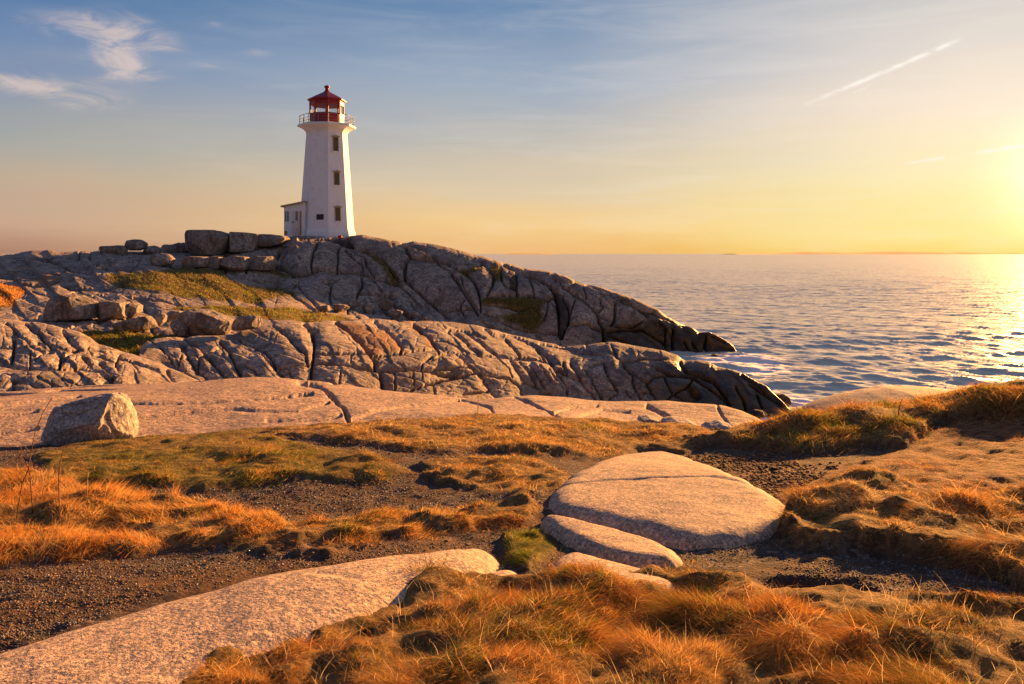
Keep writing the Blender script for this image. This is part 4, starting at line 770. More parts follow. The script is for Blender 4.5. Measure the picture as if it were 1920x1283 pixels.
rest('boulder', 'square orange lit block beside the big rounded boulder at left', [(189, 575), (195, 565), (215, 563), (234, 567), (237, 580), (235, 596), (212, 600), (190, 598)], 0.9, FB, G_mid, 4.0, 27, 0.06, 2)
rest('boulder', 'small lit block right of the square lit block at left', [(240, 580), (242, 569), (252, 567), (262, 573), (260, 586), (248, 597), (240, 594)], 0.6, FB, G_mid, 3.5, 28, 0.07, 2)
boulder('boulder', 'oval boulder with a bright orange right end resting on the middle ledge', [(431, 614), (438, 602), (452, 593), (470, 591), (485, 593), (491, 600), (490, 610), (478, 617), (455, 620), (436, 620)], 31.5, 0.5, FB, G_mid, 2.4, 29, 0.05, 1, cuts=[(0.93, -0.35, 0.05, 0.78)])
rest('boulder', 'broad pinkish block behind the ribbed ledge, left of the oval boulder', [(338, 600), (342, 585), (360, 580), (390, 582), (415, 592), (438, 603), (432, 618), (425, 628), (390, 630), (360, 628), (345, 620)], 1.1, FB, G_mid, 3.0, 30, 0.06, 3)
rest('boulder', 'upright egg shaped boulder left of the broad pinkish block', [(320, 610), (325, 600), (338, 598), (348, 606), (352, 618), (348, 630), (330, 632), (321, 622)], 0.4, FB, G_mid, 2.6, 31, 0.07, 1)
rest('boulder', 'small upright block at the left end of the loose boulders by the ledge', [(291, 600), (294, 590), (304, 587), (311, 592), (309, 604), (300, 612), (292, 608)], 0.35, FB, G_mid, 3.0, 32, 0.07, 2)
rest('boulder', 'angular pinkish block between the two upright boulders by the ledge', [(308, 598), (312, 586), (322, 582), (340, 584), (344, 594), (330, 600), (316, 604)], 0.5, FB, G_mid, 3.0, 33, 0.08, 2)
rest('boulder', 'pale wedge shaped block lying in the dark gully at left', [(212, 612), (222, 604), (250, 597), (275, 592), (284, 602), (290, 614), (270, 620), (240, 622), (215, 620)], 0.8, FB, G_mid, 3.2, 34, 0.05, 3)
k_ = 0
for (x0, y0, wx, wy, txt) in [(636, 577, 19, 8, 'small pale boulder at the left end of the rubble under the dome rock'), (662, 570, 15, 11, 'squat grey boulder in the rubble under the dome rock, second from the left'), (690, 578, 17, 10, 'pointed pale boulder in the middle of the rubble under the dome rock'), (742, 590, 14, 10, 'small rounded pale boulder just below the dark hollow in the rock'), (722, 574, 15, 14, 'leaning grey slab left of the dark hollow in the rock'), (772, 592, 18, 9, 'low pale boulder at the right end of the rubble'), (608, 579, 14, 7, 'flattest pale boulder between the grass strip and the rubble'), (800, 600, 15, 8, 'low pale boulder at the foot of the big smooth dome, right of the rubble')]:
    k_ += 1; a_ = np.linspace(0, 2 * pi, 8)[:-1] + k_; r_ = np.random.default_rng(k_).uniform(0.65, 1.15, 7)
    rest('boulder', txt, [(x0 + wx * c * cos(b_), y0 + wy * c * sin(b_)) for b_, c in zip(a_, r_)], wx * 50 / F, FB, G_mid, 4.0, 40 + k_, 0.08, 6, res=(70, 80))
G_sh = 'bluish rocks at the grass edge of the shelf'
boulder('boulder', 'smallest bluish rock at the edge of the grass on the shelf, leftmost of three', [(1196, 790), (1200, 783), (1215, 781), (1232, 786), (1238, 793), (1225, 797), (1204, 797)], 12.2, 0.3, M['grey_rock'], G_sh, 2.8, 51, 0.08)
boulder('boulder', 'flat bluish rock in the middle of the three at the grass edge', [(1238, 796), (1245, 788), (1262, 784), (1290, 788), (1306, 796), (1300, 804), (1270, 806), (1245, 804)], 12.0, 0.35, M['grey_rock'], G_sh, 2.8, 52, 0.07)
boulder('boulder', 'wedge shaped bluish rock at the right end of the three by the grass', [(1318, 805), (1330, 797), (1350, 792), (1368, 796), (1374, 808), (1365, 818), (1335, 818), (1320, 814)], 11.6, 0.35, M['grey_rock'], G_sh, 3.4, 53, 0.08, 3)
boulder('granite_slab', 'smooth pale granite slab jutting over the water behind the right grassy bank', [(1516, 800), (1526, 786), (1560, 774), (1610, 760), (1660, 749), (1710, 741), (1800, 740), (1850, 760), (1800, 800), (1700, 815), (1600, 815)], 11.6, 1.3, M['near_rock'], None, 3.5, 54, 0.03, 0, cat='rock', res=(120, 160))
G_sea = 'wet rocks at the waterline'
M['wet_rock'] = granite('wet_rock', light=(0.05, 0.035, 0.02), dark=(0.02, 0.015, 0.01), grain=12, wet=False, masks=False, far=True, gb=0.02, big=0.15)
boulder('sea_rock', 'small wet black rock awash off the tip of the headland', [(1326, 668), (1340, 664), (1360, 666), (1372, 672), (1360, 677), (1335, 676)], 55, 0.6, M['wet_rock'], G_sea, 2.5, 61, 0.15, 2, cat='rock')
boulder('sea_rock', 'wet dark rock with foam off the tip of the middle ledge', [(1442, 748), (1452, 738), (1468, 738), (1480, 746), (1481, 756), (1466, 764), (1448, 760)], 37, 0.55, M['wet_rock'], G_sea, 2.6, 62, 0.15, 2, cat='rock')
boulder('sea_rock', 'low wet rock in the gap between the ledge tip and the pale shelf', [(1406, 775), (1416, 769), (1432, 771), (1438, 779), (1424, 786), (1410, 784)], 33, 0.4, M['wet_rock'], G_sea, 2.6, 63, 0.15, 2, cat='rock')
boulder('sea_rock', 'tiny wet rock showing above the water beyond the grass at right centre', [(1478, 789), (1490, 784), (1505, 787), (1512, 793), (1490, 797)], 33.5, 0.3, M['wet_rock'], G_sea, 2.6, 64, 0.15, 1, cat='rock')

# ------------------------------------------------------------------ lighthouse
LY = 75.0; k = LY / F; LX = (613 - CX) * k; LZ = CAMZ + (HZ - 442) * k
H = lambda py: (442 - py) * k
rot0 = math.atan2(-LY, -LX) + radians(3.0)      # a corner of the octagon looks at the camera
def octa(r, z, n=8, a0=0.0): return [(r * cos(rot0 + a0 + 2 * pi * i / n), r * sin(rot0 + a0 + 2 * pi * i / n), z) for i in range(n)]
lh = tag(empty('lighthouse', (LX, LY, LZ)), 'white octagonal lighthouse with red lantern on top of the rocky headland', 'lighthouse')
mb = MB(); prof = [(-1.2, 53.5), (H(442), 53.5), (H(436), 52.5), (H(431), 50.4), (H(424), 49.6), (H(253), 37.6), (H(249.5), 38.8), (H(246), 41.5), (H(243), 46), (H(241.5), 49.5), (H(240.5), 52.5)]
mb.rings([octa(r * k, z) for z, r in prof]); tower = mb.build('tower', M['white'], lh)
mb = MB(); mb.rings([octa(r * k, z) for z, r in [(H(240.5) + .003, 52.8), (H(240), 53.6), (H(237.5), 54.0), (H(236.5), 53.5), (H(235.4), 50)]]); mb.build('gallery_deck', M['white'], lh)
LR = 31.5 * k; zb0, zb1, zt1, zt2 = H(235.3), H(215), H(199), H(189.5)
mb = MB(); mb.rings([octa(LR, zb0), octa(LR, zb1 - 0.05), octa(LR * 1.03, zb1 - 0.048), octa(LR * 1.03, zb1)]); low = mb.build('lantern_base', M['red'], lh)
mb = MB(); mb.bar([c * 1.0 for c in octa(LR + 0.03, zb0)[0]], octa(LR + 0.03, zb1 - .06)[0], 0.035); mb.build('corner_strip', M['trim'], low)
for i in range(8):
    mb = MB(); p0 = np.array(octa(LR * 0.97, zb1)[i]); p1 = np.array(octa(LR * 0.97, zt2)[i]); mb.bar(p0, p1, 0.085, 8); mb.build('glazing_post', M['red'], lh)
ro = octa(LR * 0.985, 0)
for i in range(8):
    a, bb = np.array(ro[i]), np.array(ro[(i + 1) % 8]); mb = MB()
    lo = [(*a[:2], zt1), (*bb[:2], zt1), (*(bb * 0.93)[:2], zt1), (*(a * 0.93)[:2], zt1)]; hi = [(x, y, zt2) for x, y, z in lo]; mb.prism(lo, hi); mb.build('upper_panel', M['red'], lh)
    a2, b2 = a + (bb - a) * 0.06, bb + (a - bb) * 0.06
    mb = MB(); mb.add([(*(a2 * 0.95)[:2], zb1), (*(b2 * 0.95)[:2], zb1), (*(b2 * 0.95)[:2], zt1), (*(a2 * 0.95)[:2], zt1)], [(0, 1, 2, 3)]); mb.build('glass_pane', M['glass'], lh)
mb = MB(); RR = 35.5 * k
mb.rings([octa(RR, H(190.5)), octa(RR * 1.01, H(188.5)), octa(RR * 0.98, H(187.5)), octa(RR * 0.55, H(179.5)), octa(RR * 0.30, H(175.2)), octa(RR * 0.16, H(172.5)), octa(3.6 * k, H(170))]); roof = mb.build('roof', M['red'], lh)
mb = MB(); mb.rings([octa(r * k, H(y), 16) for y, r in [(171, 3.6), (166, 3.3), (165, 3.8), (164, 5.2), (162.5, 5.4), (161.2, 3.6), (160.5, 1.4), (159.8, 0.6), (157.5, 0.25)]]); mb.build('ventilator', M['red'], roof, smooth=True)
mb = MB(); mb.rings([octa(r * k, H(y), 16) for y, r in [(217, 5), (213, 5), (212, 2), (209, 2), (208.5, 2.4)]]); ped = mb.build('lamp_pedestal', M['darkmetal'], lh, smooth=True)
mb = MB(); mb.rings([octa(r * k, H(y), 16) for y, r in [(208.4, 2.2), (207, 3.2), (203, 3.3), (201, 2.4), (200.5, 1)]]); mb.build('lamp', M['lamp_red'], lh, smooth=True)
# gallery railing
rp = octa(49.5 * k, 0); posts = []
for i in range(8):
    for f_ in (0.0, 0.5):
        q = np.array(rp[i]) * (1 - f_) + np.array(rp[(i + 1) % 8]) * f_
        posts.append(q); mb = MB(); mb.bar((q[0], q[1], H(235.6)), (q[0], q[1], H(219.5)), 0.028); mb.build('railing_post', M['iron'], lh)
mb = MB()
for i in range(16):
    a, bb = posts[i], posts[(i + 1) % 16]
    for py in (219.8, 226, 231): mb.bar((a[0], a[1], H(py)), (bb[0], bb[1], H(py)), 0.016 if py > 220 else 0.024)
mb.build('handrail', M['iron'], lh)
# windows, plaque on the tapering faces
def face_frame(i, py):
    z = H(py); t_ = (424 - py) / (424 - 253); r = (49.6 + (37.6 - 49.6) * t_) * k
    a, bb = np.array(octa(r, z)[i]), np.array(octa(r, z)[(i + 1) % 8]); c = (a + bb) / 2; u = (bb - a) / np.linalg.norm(bb - a)
    ap = (37.6 - 49.6) * k * cos(pi / 8) / H(0) * 442 / (424 - 253) if False else (37.6 - 49.6) * cos(pi / 8) / (424 - 253) * -1.0
    nrm = np.array([c[0], c[1], 0]) / np.hypot(c[0], c[1]); up = np.array([nrm[0] * ((37.6 - 49.6) * cos(pi / 8) / (424 - 253)), nrm[1] * ((37.6 - 49.6) * cos(pi / 8) / (424 - 253)), 1.0]); up /= np.linalg.norm(up)
    n2 = np.cross(u, up); n2 /= np.linalg.norm(n2)
    if np.dot(n2, nrm) < 0: n2 = -n2
    return c, u, up, n2
def fbox(mbx, fr, x0, x1, z0, z1, d0, d1):
    c, u, up, n2 = fr; vs = [c + u * x + up * z + n2 * d_ for x in (x0, x1) for d_ in (d0, d1) for z in (z0, z1)]
    mbx.add(vs, [(0, 1, 3, 2), (4, 6, 7, 5), (0, 4, 5, 1), (2, 3, 7, 6), (0, 2, 6, 4), (1, 5, 7, 3)])
# face 0 spans from the near corner to the next one anticlockwise seen from above
cand = [np.array(octa(1, 0)[i]) + np.array(octa(1, 0)[(i + 1) % 8]) for i in (0, 7)]
FR, FL = (0, 7) if cand[0][0] > cand[1][0] else (7, 0)
for (yt, yb, wl) in ((262, 287.5, 'topmost tall shuttered window'), (327, 350, 'middle tall shuttered window'), (392, 416, 'lowest tall shuttered window')):
    fr = face_frame(FR, (yt + yb) / 2); hh_ = (yb - yt) / 2 * k; wd = 0.235
    mb = MB(); fbox(mb, fr, -wd - .05, -wd, -hh_, hh_, -0.02, 0.05); fbox(mb, fr, wd, wd + .05, -hh_, hh_, -0.02, 0.05); fbox(mb, fr, -wd - .05, wd + .05, hh_, hh_ + 0.05, -0.02, 0.052); wf = mb.build('window', M['trim'], lh); wf['label'] = wl
    mb = MB(); fbox(mb, fr, -wd, wd, -hh_, hh_, -0.02, 0.012); mb.build('shutter', M['board'], wf)
    for zz in (-0.35, 0.35):
        mb = MB(); fbox(mb, fr, -wd + .01, wd - .01, hh_ * zz - .02, hh_ * zz + .02, 0.013, 0.035); mb.build('glazing_bar', M['board'], wf)
    mb = MB(); fbox(mb, fr, -wd - .14, wd + .14, -hh_ - .09, -hh_ - .003, -0.02, 0.13); mb.build('sill', M['white'], wf)
    mb = MB(); c_, u_, up_, n_2 = fr; z0_ = hh_ + 0.053
    pr = [(-wd - .17, z0_), (wd + .17, z0_), (wd + .17, z0_ + .06), (0.0, z0_ + .17), (-wd - .17, z0_ + .06)]
    mb.prism([c_ + u_ * x + up_ * z - n_2 * 0.02 for x, z in pr], [c_ + u_ * x + up_ * z + n_2 * 0.16 for x, z in pr]); mb.build('hood', M['trim'], wf)
fr = face_frame(FL, 409); off = 0.16; fr = (fr[0] + fr[1] * (off if FL == 7 else -off), *fr[1:])
mb = MB(); fbox(mb, fr, -.34, .34, -.25, .25, -.01, .05); pq = mb.build('plaque', M['black'], lh, bevel=0.008)
# entry annex
ax0, ax1 = (532.5 - CX) * (LY - 2.35) / F - LX, (573 - CX) * k - LX + 0.5; ay0, ay1 = -2.35, 0.6; ar = H(391)
mb = MB(); zl, zr = H(390.5), H(383); lo = [(ax0, ay0, -1.0), (ax1, ay0, -1.0), (ax1, ay1, -1.0), (ax0, ay1, -1.0)]
mb.prism(lo, [(ax0, ay0, zl), (ax1, ay0, zr), (ax1, ay1, zr), (ax0, ay1, zl)]); annex = mb.build('entry_porch', M['white'], lh)
mb = MB(); e_ = 0.25; sl_ = (zr - zl) / (ax1 - ax0)
lo = [(ax0 - e_, ay0 - e_, zl - e_ * sl_ + .004), (ax1 + .1, ay0 - e_, zr + .1 * sl_ + .004), (ax1 + .1, ay1, zr + .1 * sl_ + .004), (ax0 - e_, ay1, zl - e_ * sl_ + .004)]; mb.prism(lo, [(x, y, z + .13) for x, y, z in lo]); mb.build('porch_roof', M['trim'], annex)
def fx(px): return (px - CX) * (LY + ay0) / F - LX
def fz(py): return CAMZ + (HZ - py) * (LY + ay0) / F - LZ
mb = MB(); mb.box(((fx(547) + fx(562)) / 2, ay0 - .012, (fz(396) + fz(441)) / 2), ((fx(562) - fx(547)) / 2, .03, (fz(396) - fz(441)) / 2)); dr = mb.build('door', M['door'], annex)
mb = MB(); mb.box((fx(556.5), ay0 - .05, fz(405)), (.11, .012, .42)); mb.build('door_window', M['dim_glass'], annex)
mb = MB(); mb.box((fx(549.5), ay0 - .06, fz(417)), (.07, .03, .05)); mb.build('door_lock', M['darkmetal'], annex)
mb = MB(); mb.box((fx(563.8), ay0 - .015, fz(418)), (.06, .035, 1.1)); mb.build('door_jamb', M['rust'], annex)
mb = MB(); mb.box((fx(538), ay0 - .012, fz(406)), (.17, .03, .46)); wf = mb.build('porch_window', M['dim_glass'], annex)
mb = MB(); mb.box((fx(538), ay0 - .05, fz(406)), (.02, .012, .45)); mb.build('window_bar', M['white'], wf)
mb = MB(); mb.box((fx(536), ay0 - .015, fz(437)), (.12, .03, .18)); mb.build('rust_plate', M['rust'], annex)
# orange frame and red bundle by the door
hr = tag(empty('step_railing', ((556 - CX) * 71.5 / F, 71.5, CAMZ + (HZ - 446) * 71.5 / F)), 'thin orange triangular step railing in front of the porch door', 'railing')
mb = MB(); mb.bar((-.25, 0, -.4), (.02, 0, .85), .022); mb.build('slanted_rail', M['orange'], hr)
mb = MB(); mb.bar((.02, 0, .85), (.2, 0, .55), .022); mb.bar((.2, 0, .55), (.2, 0, -.4), .022); mb.build('end_post', M['orange'], hr)
mb = MB(); mb.bar((-.13, 0, .15), (.2, 0, .22), .018); mb.build('crossbar', M['orange'], hr)
boulder('bundle', 'small red bundle lying on the dark rock under the right side of the lighthouse', [(633, 444), (635, 441.4), (640, 441.4), (642, 444), (641, 446.5), (634, 446.5)], 70.6, 0.15, M['bundle'], None, 2.6, 71, 0.12, 0, cat='bundle', res=(20, 24))

# ------------------------------------------------------------------ sea
rv = [10.0]
while rv[-1] < 700: rv.append(rv[-1] + max(0.14, rv[-1] * 0.0036))
while rv[-1] < 45000: rv.append(rv[-1] * 1.15)
rv = np.array(rv); uv = np.arange(-700, 2750, 2.8)
SX = (uv - CX)[None] / F * rv[:, None] * 1.0; SY = np.broadcast_to(rv[:, None], SX.shape)
att = np.clip(1 - rv / 650, 0, 1)[:, None] ** 0.5
def wave(X, Y):
    z = 0 * X
    for L, A, a in [(11, .13, 205), (7.3, .10, 188), (4.6, .07, 222), (3.1, .045, 170), (2.1, .04, 235), (1.4, .036, 195), (0.95, .024, 218)]:
        kx, ky = sin(radians(a)) * 2 * pi / L, cos(radians(a)) * 2 * pi / L; ph = 2.2 * fbm(X / (L * 2.2), Y / (L * 2.2), L, 2)
        s_ = np.sin(kx * X + ky * Y + ph); z = z + A * 0.68 * (1 - np.abs(s_)) * 1.5 * (0.5 + 0.8 * np.clip(vnoise(X / (L * 3), Y / (L * 3), L) + .5, 0, 1))
    return z - 0.28
SZ = wave(SX, SY) * att
spx = CX + SX / SY * F; spy = HZ + (CAMZ) / SY * F
foam = np.zeros(SX.shape)
for fx_, fy_, fw, fh, fk in [(1395, 672, 75, 12, 1.7), (1430, 692, 60, 14, 1.1), (1240, 600, 60, 12, .5), (1380, 685, 60, 10, .7), (1490, 750, 34, 14, 1.5), (1460, 720, 55, 14, .6), (1455, 780, 70, 14, 1.5), (1500, 768, 30, 8, .8), (1320, 640, 60, 14, .35), (1330, 672, 30, 6, 1.0)]:
    foam = np.maximum(foam, fk * np.exp(-((spx - fx_) / fw) ** 2 - ((spy - fy_) / fh) ** 2))
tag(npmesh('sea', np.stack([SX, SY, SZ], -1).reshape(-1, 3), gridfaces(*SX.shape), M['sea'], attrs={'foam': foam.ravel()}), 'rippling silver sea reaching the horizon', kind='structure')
# low land on the horizon
def hills(name, xs, Y, label):
    U = np.linspace(xs[0][0], xs[-1][0], 160); top = np.interp(U, [x for x, _ in xs], [h for _, h in xs]) + 0.5 * vnoise(U / 30, 0 * U, 3.0)
    rows_ = []
    for dy, f_ in ((-400, 0), (-150, .7), (0, 1), (200, .8), (600, 0)): rows_.append(np.stack([(U - CX) / F * Y, np.full(U.shape, Y + dy), np.maximum(top, 0) * Y / F * f_ - 2 + CAMZ * (f_ > 0)], -1))
    G = np.array(rows_); tag(npmesh(name, G.reshape(-1, 3), gridfaces(5, 160), M['hill']), label, kind='structure')
hills('distant_hills', [(940, 0), (960, 1.5), (985, 2.2), (1010, 1.6), (1040, 0)], 9000, 'faint low island on the horizon')
hills('distant_hills', [(1370, 0), (1440, 1.5), (1520, 4.5), (1580, 3), (1660, 5), (1760, 4.5), (1830, 4), (1920, 3), (2100, 3), (2300, 0)], 10000, 'faint low coast along the right horizon')

# ------------------------------------------------------------------ grass
STRAW = np.array([0.72, 0.46, 0.16]); RUSTG = np.array([0.60, 0.28, 0.075]); PALE = np.array([0.75, 0.58, 0.34]); GREEN = np.array([0.19, 0.22, 0.035]); BROWN = np.array([0.14, 0.07, 0.03])
def blades(name, root, dirv, Ln, W, col, label, seg=3, bend=0.6, kind='stuff'):
    n = len(root); r = np.random.default_rng(len(name) + n); up = np.array([0, 0, 1.0])
    dirv = dirv / (np.linalg.norm(dirv, axis=1, keepdims=True) + 1e-9)
    h = dirv.copy(); h[:, 2] = 0; hn = np.linalg.norm(h, axis=1, keepdims=True) + 1e-6; h /= hn
    th = r.uniform(0, pi, n); side = np.stack([np.cos(th), np.sin(th), 0 * th], -1)
    pts = []; bd = (bend * r.uniform(0.3, 1.3, n))[:, None]; curl = (r.normal(0, 0.45, n))[:, None] * np.stack([-h[:, 1], h[:, 0], 0 * th], -1)
    for j in range(seg + 1):
        t_ = j / seg; p = root + Ln[:, None] * (t_ * dirv + t_ * t_ * (bd * (h * 0.55 - up * 0.5) + curl)); wj = W * (1 - t_) ** 0.7
        if j < seg: pts += [p - side * wj[:, None] / 2, p + side * wj[:, None] / 2]
        else: pts.append(p)
    m_ = len(pts); V = np.stack(pts, 1).reshape(-1, 3); b0 = np.arange(n) * m_
    q = [np.stack([b0 + 2 * j, b0 + 2 * j + 1, b0 + 2 * j + 3, b0 + 2 * j + 2], -1) for j in range(seg - 1)]
    tq = np.stack([b0 + 2 * seg - 2, b0 + 2 * seg - 1, b0 + 2 * seg], -1)
    o = npmesh(name, V, [np.concatenate(q), tq], M['grass'], attrs={'tint': np.repeat(col, m_, 0)}, smooth=False)
    return tag(o, label, kind=kind)
def lookup_z(X, Y): return zg(X, Y)
def tufts(poly, n_t, per, L, label, mixc, seed, spread=0.05, wind=(-0.5, -0.25), wmm=3.0, upr=1.0, tall=(), bend=0.6, thr=-0.25, noslab=True):
    r = np.random.default_rng(seed); xs = [p[0] for p in poly]; ys = [p[1] for p in poly]
    x0, x1 = max(min(xs), -260), min(max(xs), 2180); y0, y1 = min(ys), min(max(ys), 1340)
    px = r.uniform(x0, x1, n_t * 4); py = r.uniform(y0, y1, n_t * 4)
    ok = inpoly(px + r.normal(0, 5, len(px)), py + r.normal(0, 3, len(px)), poly)
    if noslab:
        for s_ in SLABS: ok &= ~inpoly(px, py, s_)
    px, py = px[ok], py[ok]; X, Y = pix2g(px, py, zg0)
    dn = fbm(X * 2.3, Y * 2.3, seed * 1.0, 3); ok = dn > thr + r.uniform(-.2, .2, len(dn)); X, Y, dn = X[ok][:n_t], Y[ok][:n_t], dn[ok][:n_t]
    nt = len(X); 
    if nt == 0: return
    if tall:
        tp = np.array(tall, float); tX, tY = pix2g(tp[:, 0], tp[:, 1], zg0); X = np.r_[X, np.repeat(tX, 6) + r.normal(0, .05, 6 * len(tX))]; Y = np.r_[Y, np.repeat(tY, 6) + r.normal(0, .05, 6 * len(tX))]; dn = np.r_[dn, np.full(6 * len(tX), 1.0)]
    f1, cid = tuss(X, Y); sc = np.clip(0.75 + 0.9 * dn, 0.3, 1.6) * r.uniform(.7, 1.2, len(dn)) * np.clip(1.5 - 1.25 * f1, .3, 1.4); 
    if tall: sc[nt:] = np.repeat(tp[:, 2], 6)
    nt = len(X); wf = np.stack([wind[0] + 0.5 * vnoise(X * 1.3, Y * 1.3, seed), wind[1] + 0.5 * vnoise(X * 1.3, Y * 1.3, seed + 9)], -1)
    ti = np.repeat(np.arange(nt), per); N = len(ti); a = r.uniform(0, 2 * pi, N); rad = np.abs(r.normal(0, 1, N)); out = np.stack([np.cos(a), np.sin(a)], -1)
    dist = np.clip(Y[ti] / 3.5, 0.7, 3.0); bx = X[ti] + out[:, 0] * rad * spread * np.sqrt(dist); by = Y[ti] + out[:, 1] * rad * spread * np.sqrt(dist)
    bz = lookup_z(bx, by) - 0.012
    td = r.normal(0, .28, (nt, 2)) + 0.8 * np.stack([np.cos(cid * 40), np.sin(cid * 40)], -1); d2 = (wf * 0.7 + td)[ti] + out * np.clip(rad, 0, 1.2)[:, None] * 0.25 + r.normal(0, .30, (N, 2)); dirv = np.concatenate([d2, np.full((N, 1), upr)], 1)
    Ln = L * sc[ti] * r.uniform(0.5, 1.15, N); W = wmm * 1e-3 * dist * r.uniform(0.6, 1.3, N)
    cs = np.array([c for c, _ in mixc]); pr = np.array([p for _, p in mixc]); 
    u = np.clip((vnoise(X * 1.7, Y * 1.7, seed + 3.0) * 0.5 + 0.5), 0, 0.999); u = np.clip(u * 0.3 + cid * 0.5 + r.uniform(0, 1, nt) * 0.3 - 0.05, 0, .999)
    cb = cs[np.minimum(np.searchsorted(np.cumsum(pr / pr.sum()), u), len(cs) - 1)]
    ub = r.random(N) < 0.35; cc = cb[ti]; alt = cs[r.choice(len(cs), N, p=pr / pr.sum())]; cc = np.where(ub[:, None], alt, cc) * r.uniform(0.7, 1.25, (N, 1))
    blades('grass', np.stack([bx, by, bz], -1), dirv, Ln, W, cc, label, bend=bend)
tufts(Z_FORE, 8500, 26, 0.078, 'dry golden grass covering the bottom foreground', [(STRAW, .30), (RUSTG, .34), (GREEN, .12), (BROWN, .16), (PALE, .12)], 1, 0.032, (-.45, -.30), 2.4, 0.62, tall=[(808, 1100, 2.0), (790, 1110, 1.6), (850, 1230, 1.7), (1060, 1105, 1.3), (900, 1120, 1.1), (1140, 1110, 1.1), (1030, 1115, 1.2), (620, 1235, 1.2), (700, 1195, 1.2), (1270, 1105, .8)], bend=0.8, thr=-.30)
tufts(Z_TALL, 1900, 22, 0.105, 'tall orange dry grass at the left edge', [(STRAW, .4), (RUSTG, .42), (PALE, .06), (GREEN, .10)], 2, 0.05, (-.1, -.1), 2.3, 1.3, tall=[(30, 915, 1.4), (60, 920, 1.5), (240, 950, 1.1), (350, 960, 1.2), (160, 930, 1.2)], bend=0.4)
tufts(Z_STRIP, 900, 18, 0.09, 'orange grass strip between the two gravel paths', [(STRAW, .42), (RUSTG, .3), (GREEN, .22), (BROWN, .1)], 3, 0.05, (-.3, -.2), 2.2, 0.9, tall=[(597, 990, 1.6), (985, 935, 1.5)])
tufts(Z_MID, 3000, 16, 0.065, 'green and orange turf in front of the big boulder', [(STRAW, .26), (RUSTG, .18), (GREEN, .48), (BROWN, .14)], 4, 0.07, (-.3, -.2), 2.4, 0.7, tall=[(525, 868, 1.6), (390, 850, 1.2)])
tufts(Z_BACK, 3400, 16, 0.08, 'golden grass bordering the pale shelf', [(STRAW, .5), (RUSTG, .22), (PALE, .1), (GREEN, .22)], 5, 0.09, (-.3, -.1), 2.2, 0.7, thr=-.5)
tufts(Z_BACK2, 700, 16, 0.06, 'golden grass tongue left of the broad slab', [(STRAW, .5), (RUSTG, .2), (GREEN, .25)], 6, 0.07, (-.3, -.1), 2.2, 0.8)
tufts(Z_BANK, 2600, 22, 0.13, 'brown and green grass on the right bank above the water', [(STRAW, .34), (RUSTG, .22), (GREEN, .26), (BROWN, .22)], 7, 0.08, (-.25, -.25), 2.2, 0.9, tall=[(1830, 745, 1.6), (1660, 780, 1.2), (1860, 705, 1.3), (1500, 812, 1.3), (1905, 704, 1.2)], thr=-.5)
tufts(Z_MOUND, 3400, 22, 0.10, 'matted tan grass mound right of the broad slab', [(PALE, .36), (STRAW, .30), (RUSTG, .2), (BROWN, .1), (GREEN, .05)], 8, 0.06, (-.7, -.35), 2.4, 0.5, bend=0.8, thr=-.5)
tufts(Z_RED, 5200, 12, 0.055, 'thin reddish trampled grass on the right', [(RUSTG, .55), (STRAW, .25), (BROWN, .25)], 9, 0.09, (-.8, -.3), 2.2, 0.35, thr=-.1)
tufts(Z_MOSS, 350, 22, 0.045, 'dark green tuft in the gap between the slabs', [(GREEN, .75), (STRAW, .15)], 10, 0.04, (-.1, -.1), 2.2, 0.9, noslab=False, thr=-.8)
# sparse blades on the gravel
tufts([(-200, 870), (1400, 860), (2100, 1000), (2100, 1140), (1300, 1090), (900, 1020), (0, 1210), (-200, 1260)], 3000, 8, 0.028, 'scattered low grass sprigs on the gravel path', [(STRAW, .4), (RUSTG, .4), (GREEN, .2)], 11, 0.03, (-.3, -.2), 2.2, 0.7, thr=0.1)
# grass patches on the headland
P3, HPX, HPY, HM, HN = SURF['headland']; sel = np.argwhere((HM[..., 0] > 0.55) & (HPY < 690)); r = np.random.default_rng(5)
wgt = np.ones(len(sel)); pk = sel[r.integers(0, len(sel), 26000)]; root = P3[pk[:, 0], pk[:, 1]] + np.c_[r.normal(0, .05, (26000, 2)), np.full(26000, -.03)]
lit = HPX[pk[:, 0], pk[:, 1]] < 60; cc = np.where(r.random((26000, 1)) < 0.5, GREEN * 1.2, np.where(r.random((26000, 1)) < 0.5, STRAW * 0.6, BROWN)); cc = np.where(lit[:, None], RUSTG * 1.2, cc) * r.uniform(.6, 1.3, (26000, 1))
blades('grass', root, np.c_[r.normal(-.3, .5, (26000, 2)), np.ones(26000)], r.uniform(.08, .28, 26000), np.full(26000, .05), cc, 'green brown grass patches on the headland below the lighthouse', seg=2)

# dry stems standing above the grass
def stem(label, pts_px, Y, rad, twigs, mat_, group):
    P = [np.array(at(px, py, Y)) for px, py in pts_px]; X0, Y0 = P[0][0], P[0][1]; zb = float(zg(np.array([X0]), np.array([Y0]))[0]) - 0.01
    P[0][2] = zb; og = P[0].copy(); e = tag(empty('dry_stem', og), label, 'dead plant', group)
    mb = MB(); 
    for i in range(len(P) - 1): mb.bar(P[i] - og, P[i + 1] - og, rad * (1 - 0.6 * i / len(P)), 5)
    mb.build('stalk', mat_, e, smooth=True)
    for (a_, b_) in twigs:
        pa, pb = np.array(at(*a_, Y)), np.array(at(*b_, Y + random.uniform(-.08, .08))); mb = MB(); mb.bar(pa - og, pb - og, rad * 0.5, 4); mb.build('twig', mat_, e)
GS = 'dry stems standing up out of the grass'
stem('tall crooked red brown stem at the left edge, in front of the big boulder', [(30, 948), (42, 905), (52, 885), (58, 850), (66, 810), (80, 775), (98, 745)], 5.4, .004, [((58, 850), (40, 830)), ((66, 810), (78, 782)), ((52, 880), (64, 868)), ((42, 905), (30, 890))], M['twig'], GS)
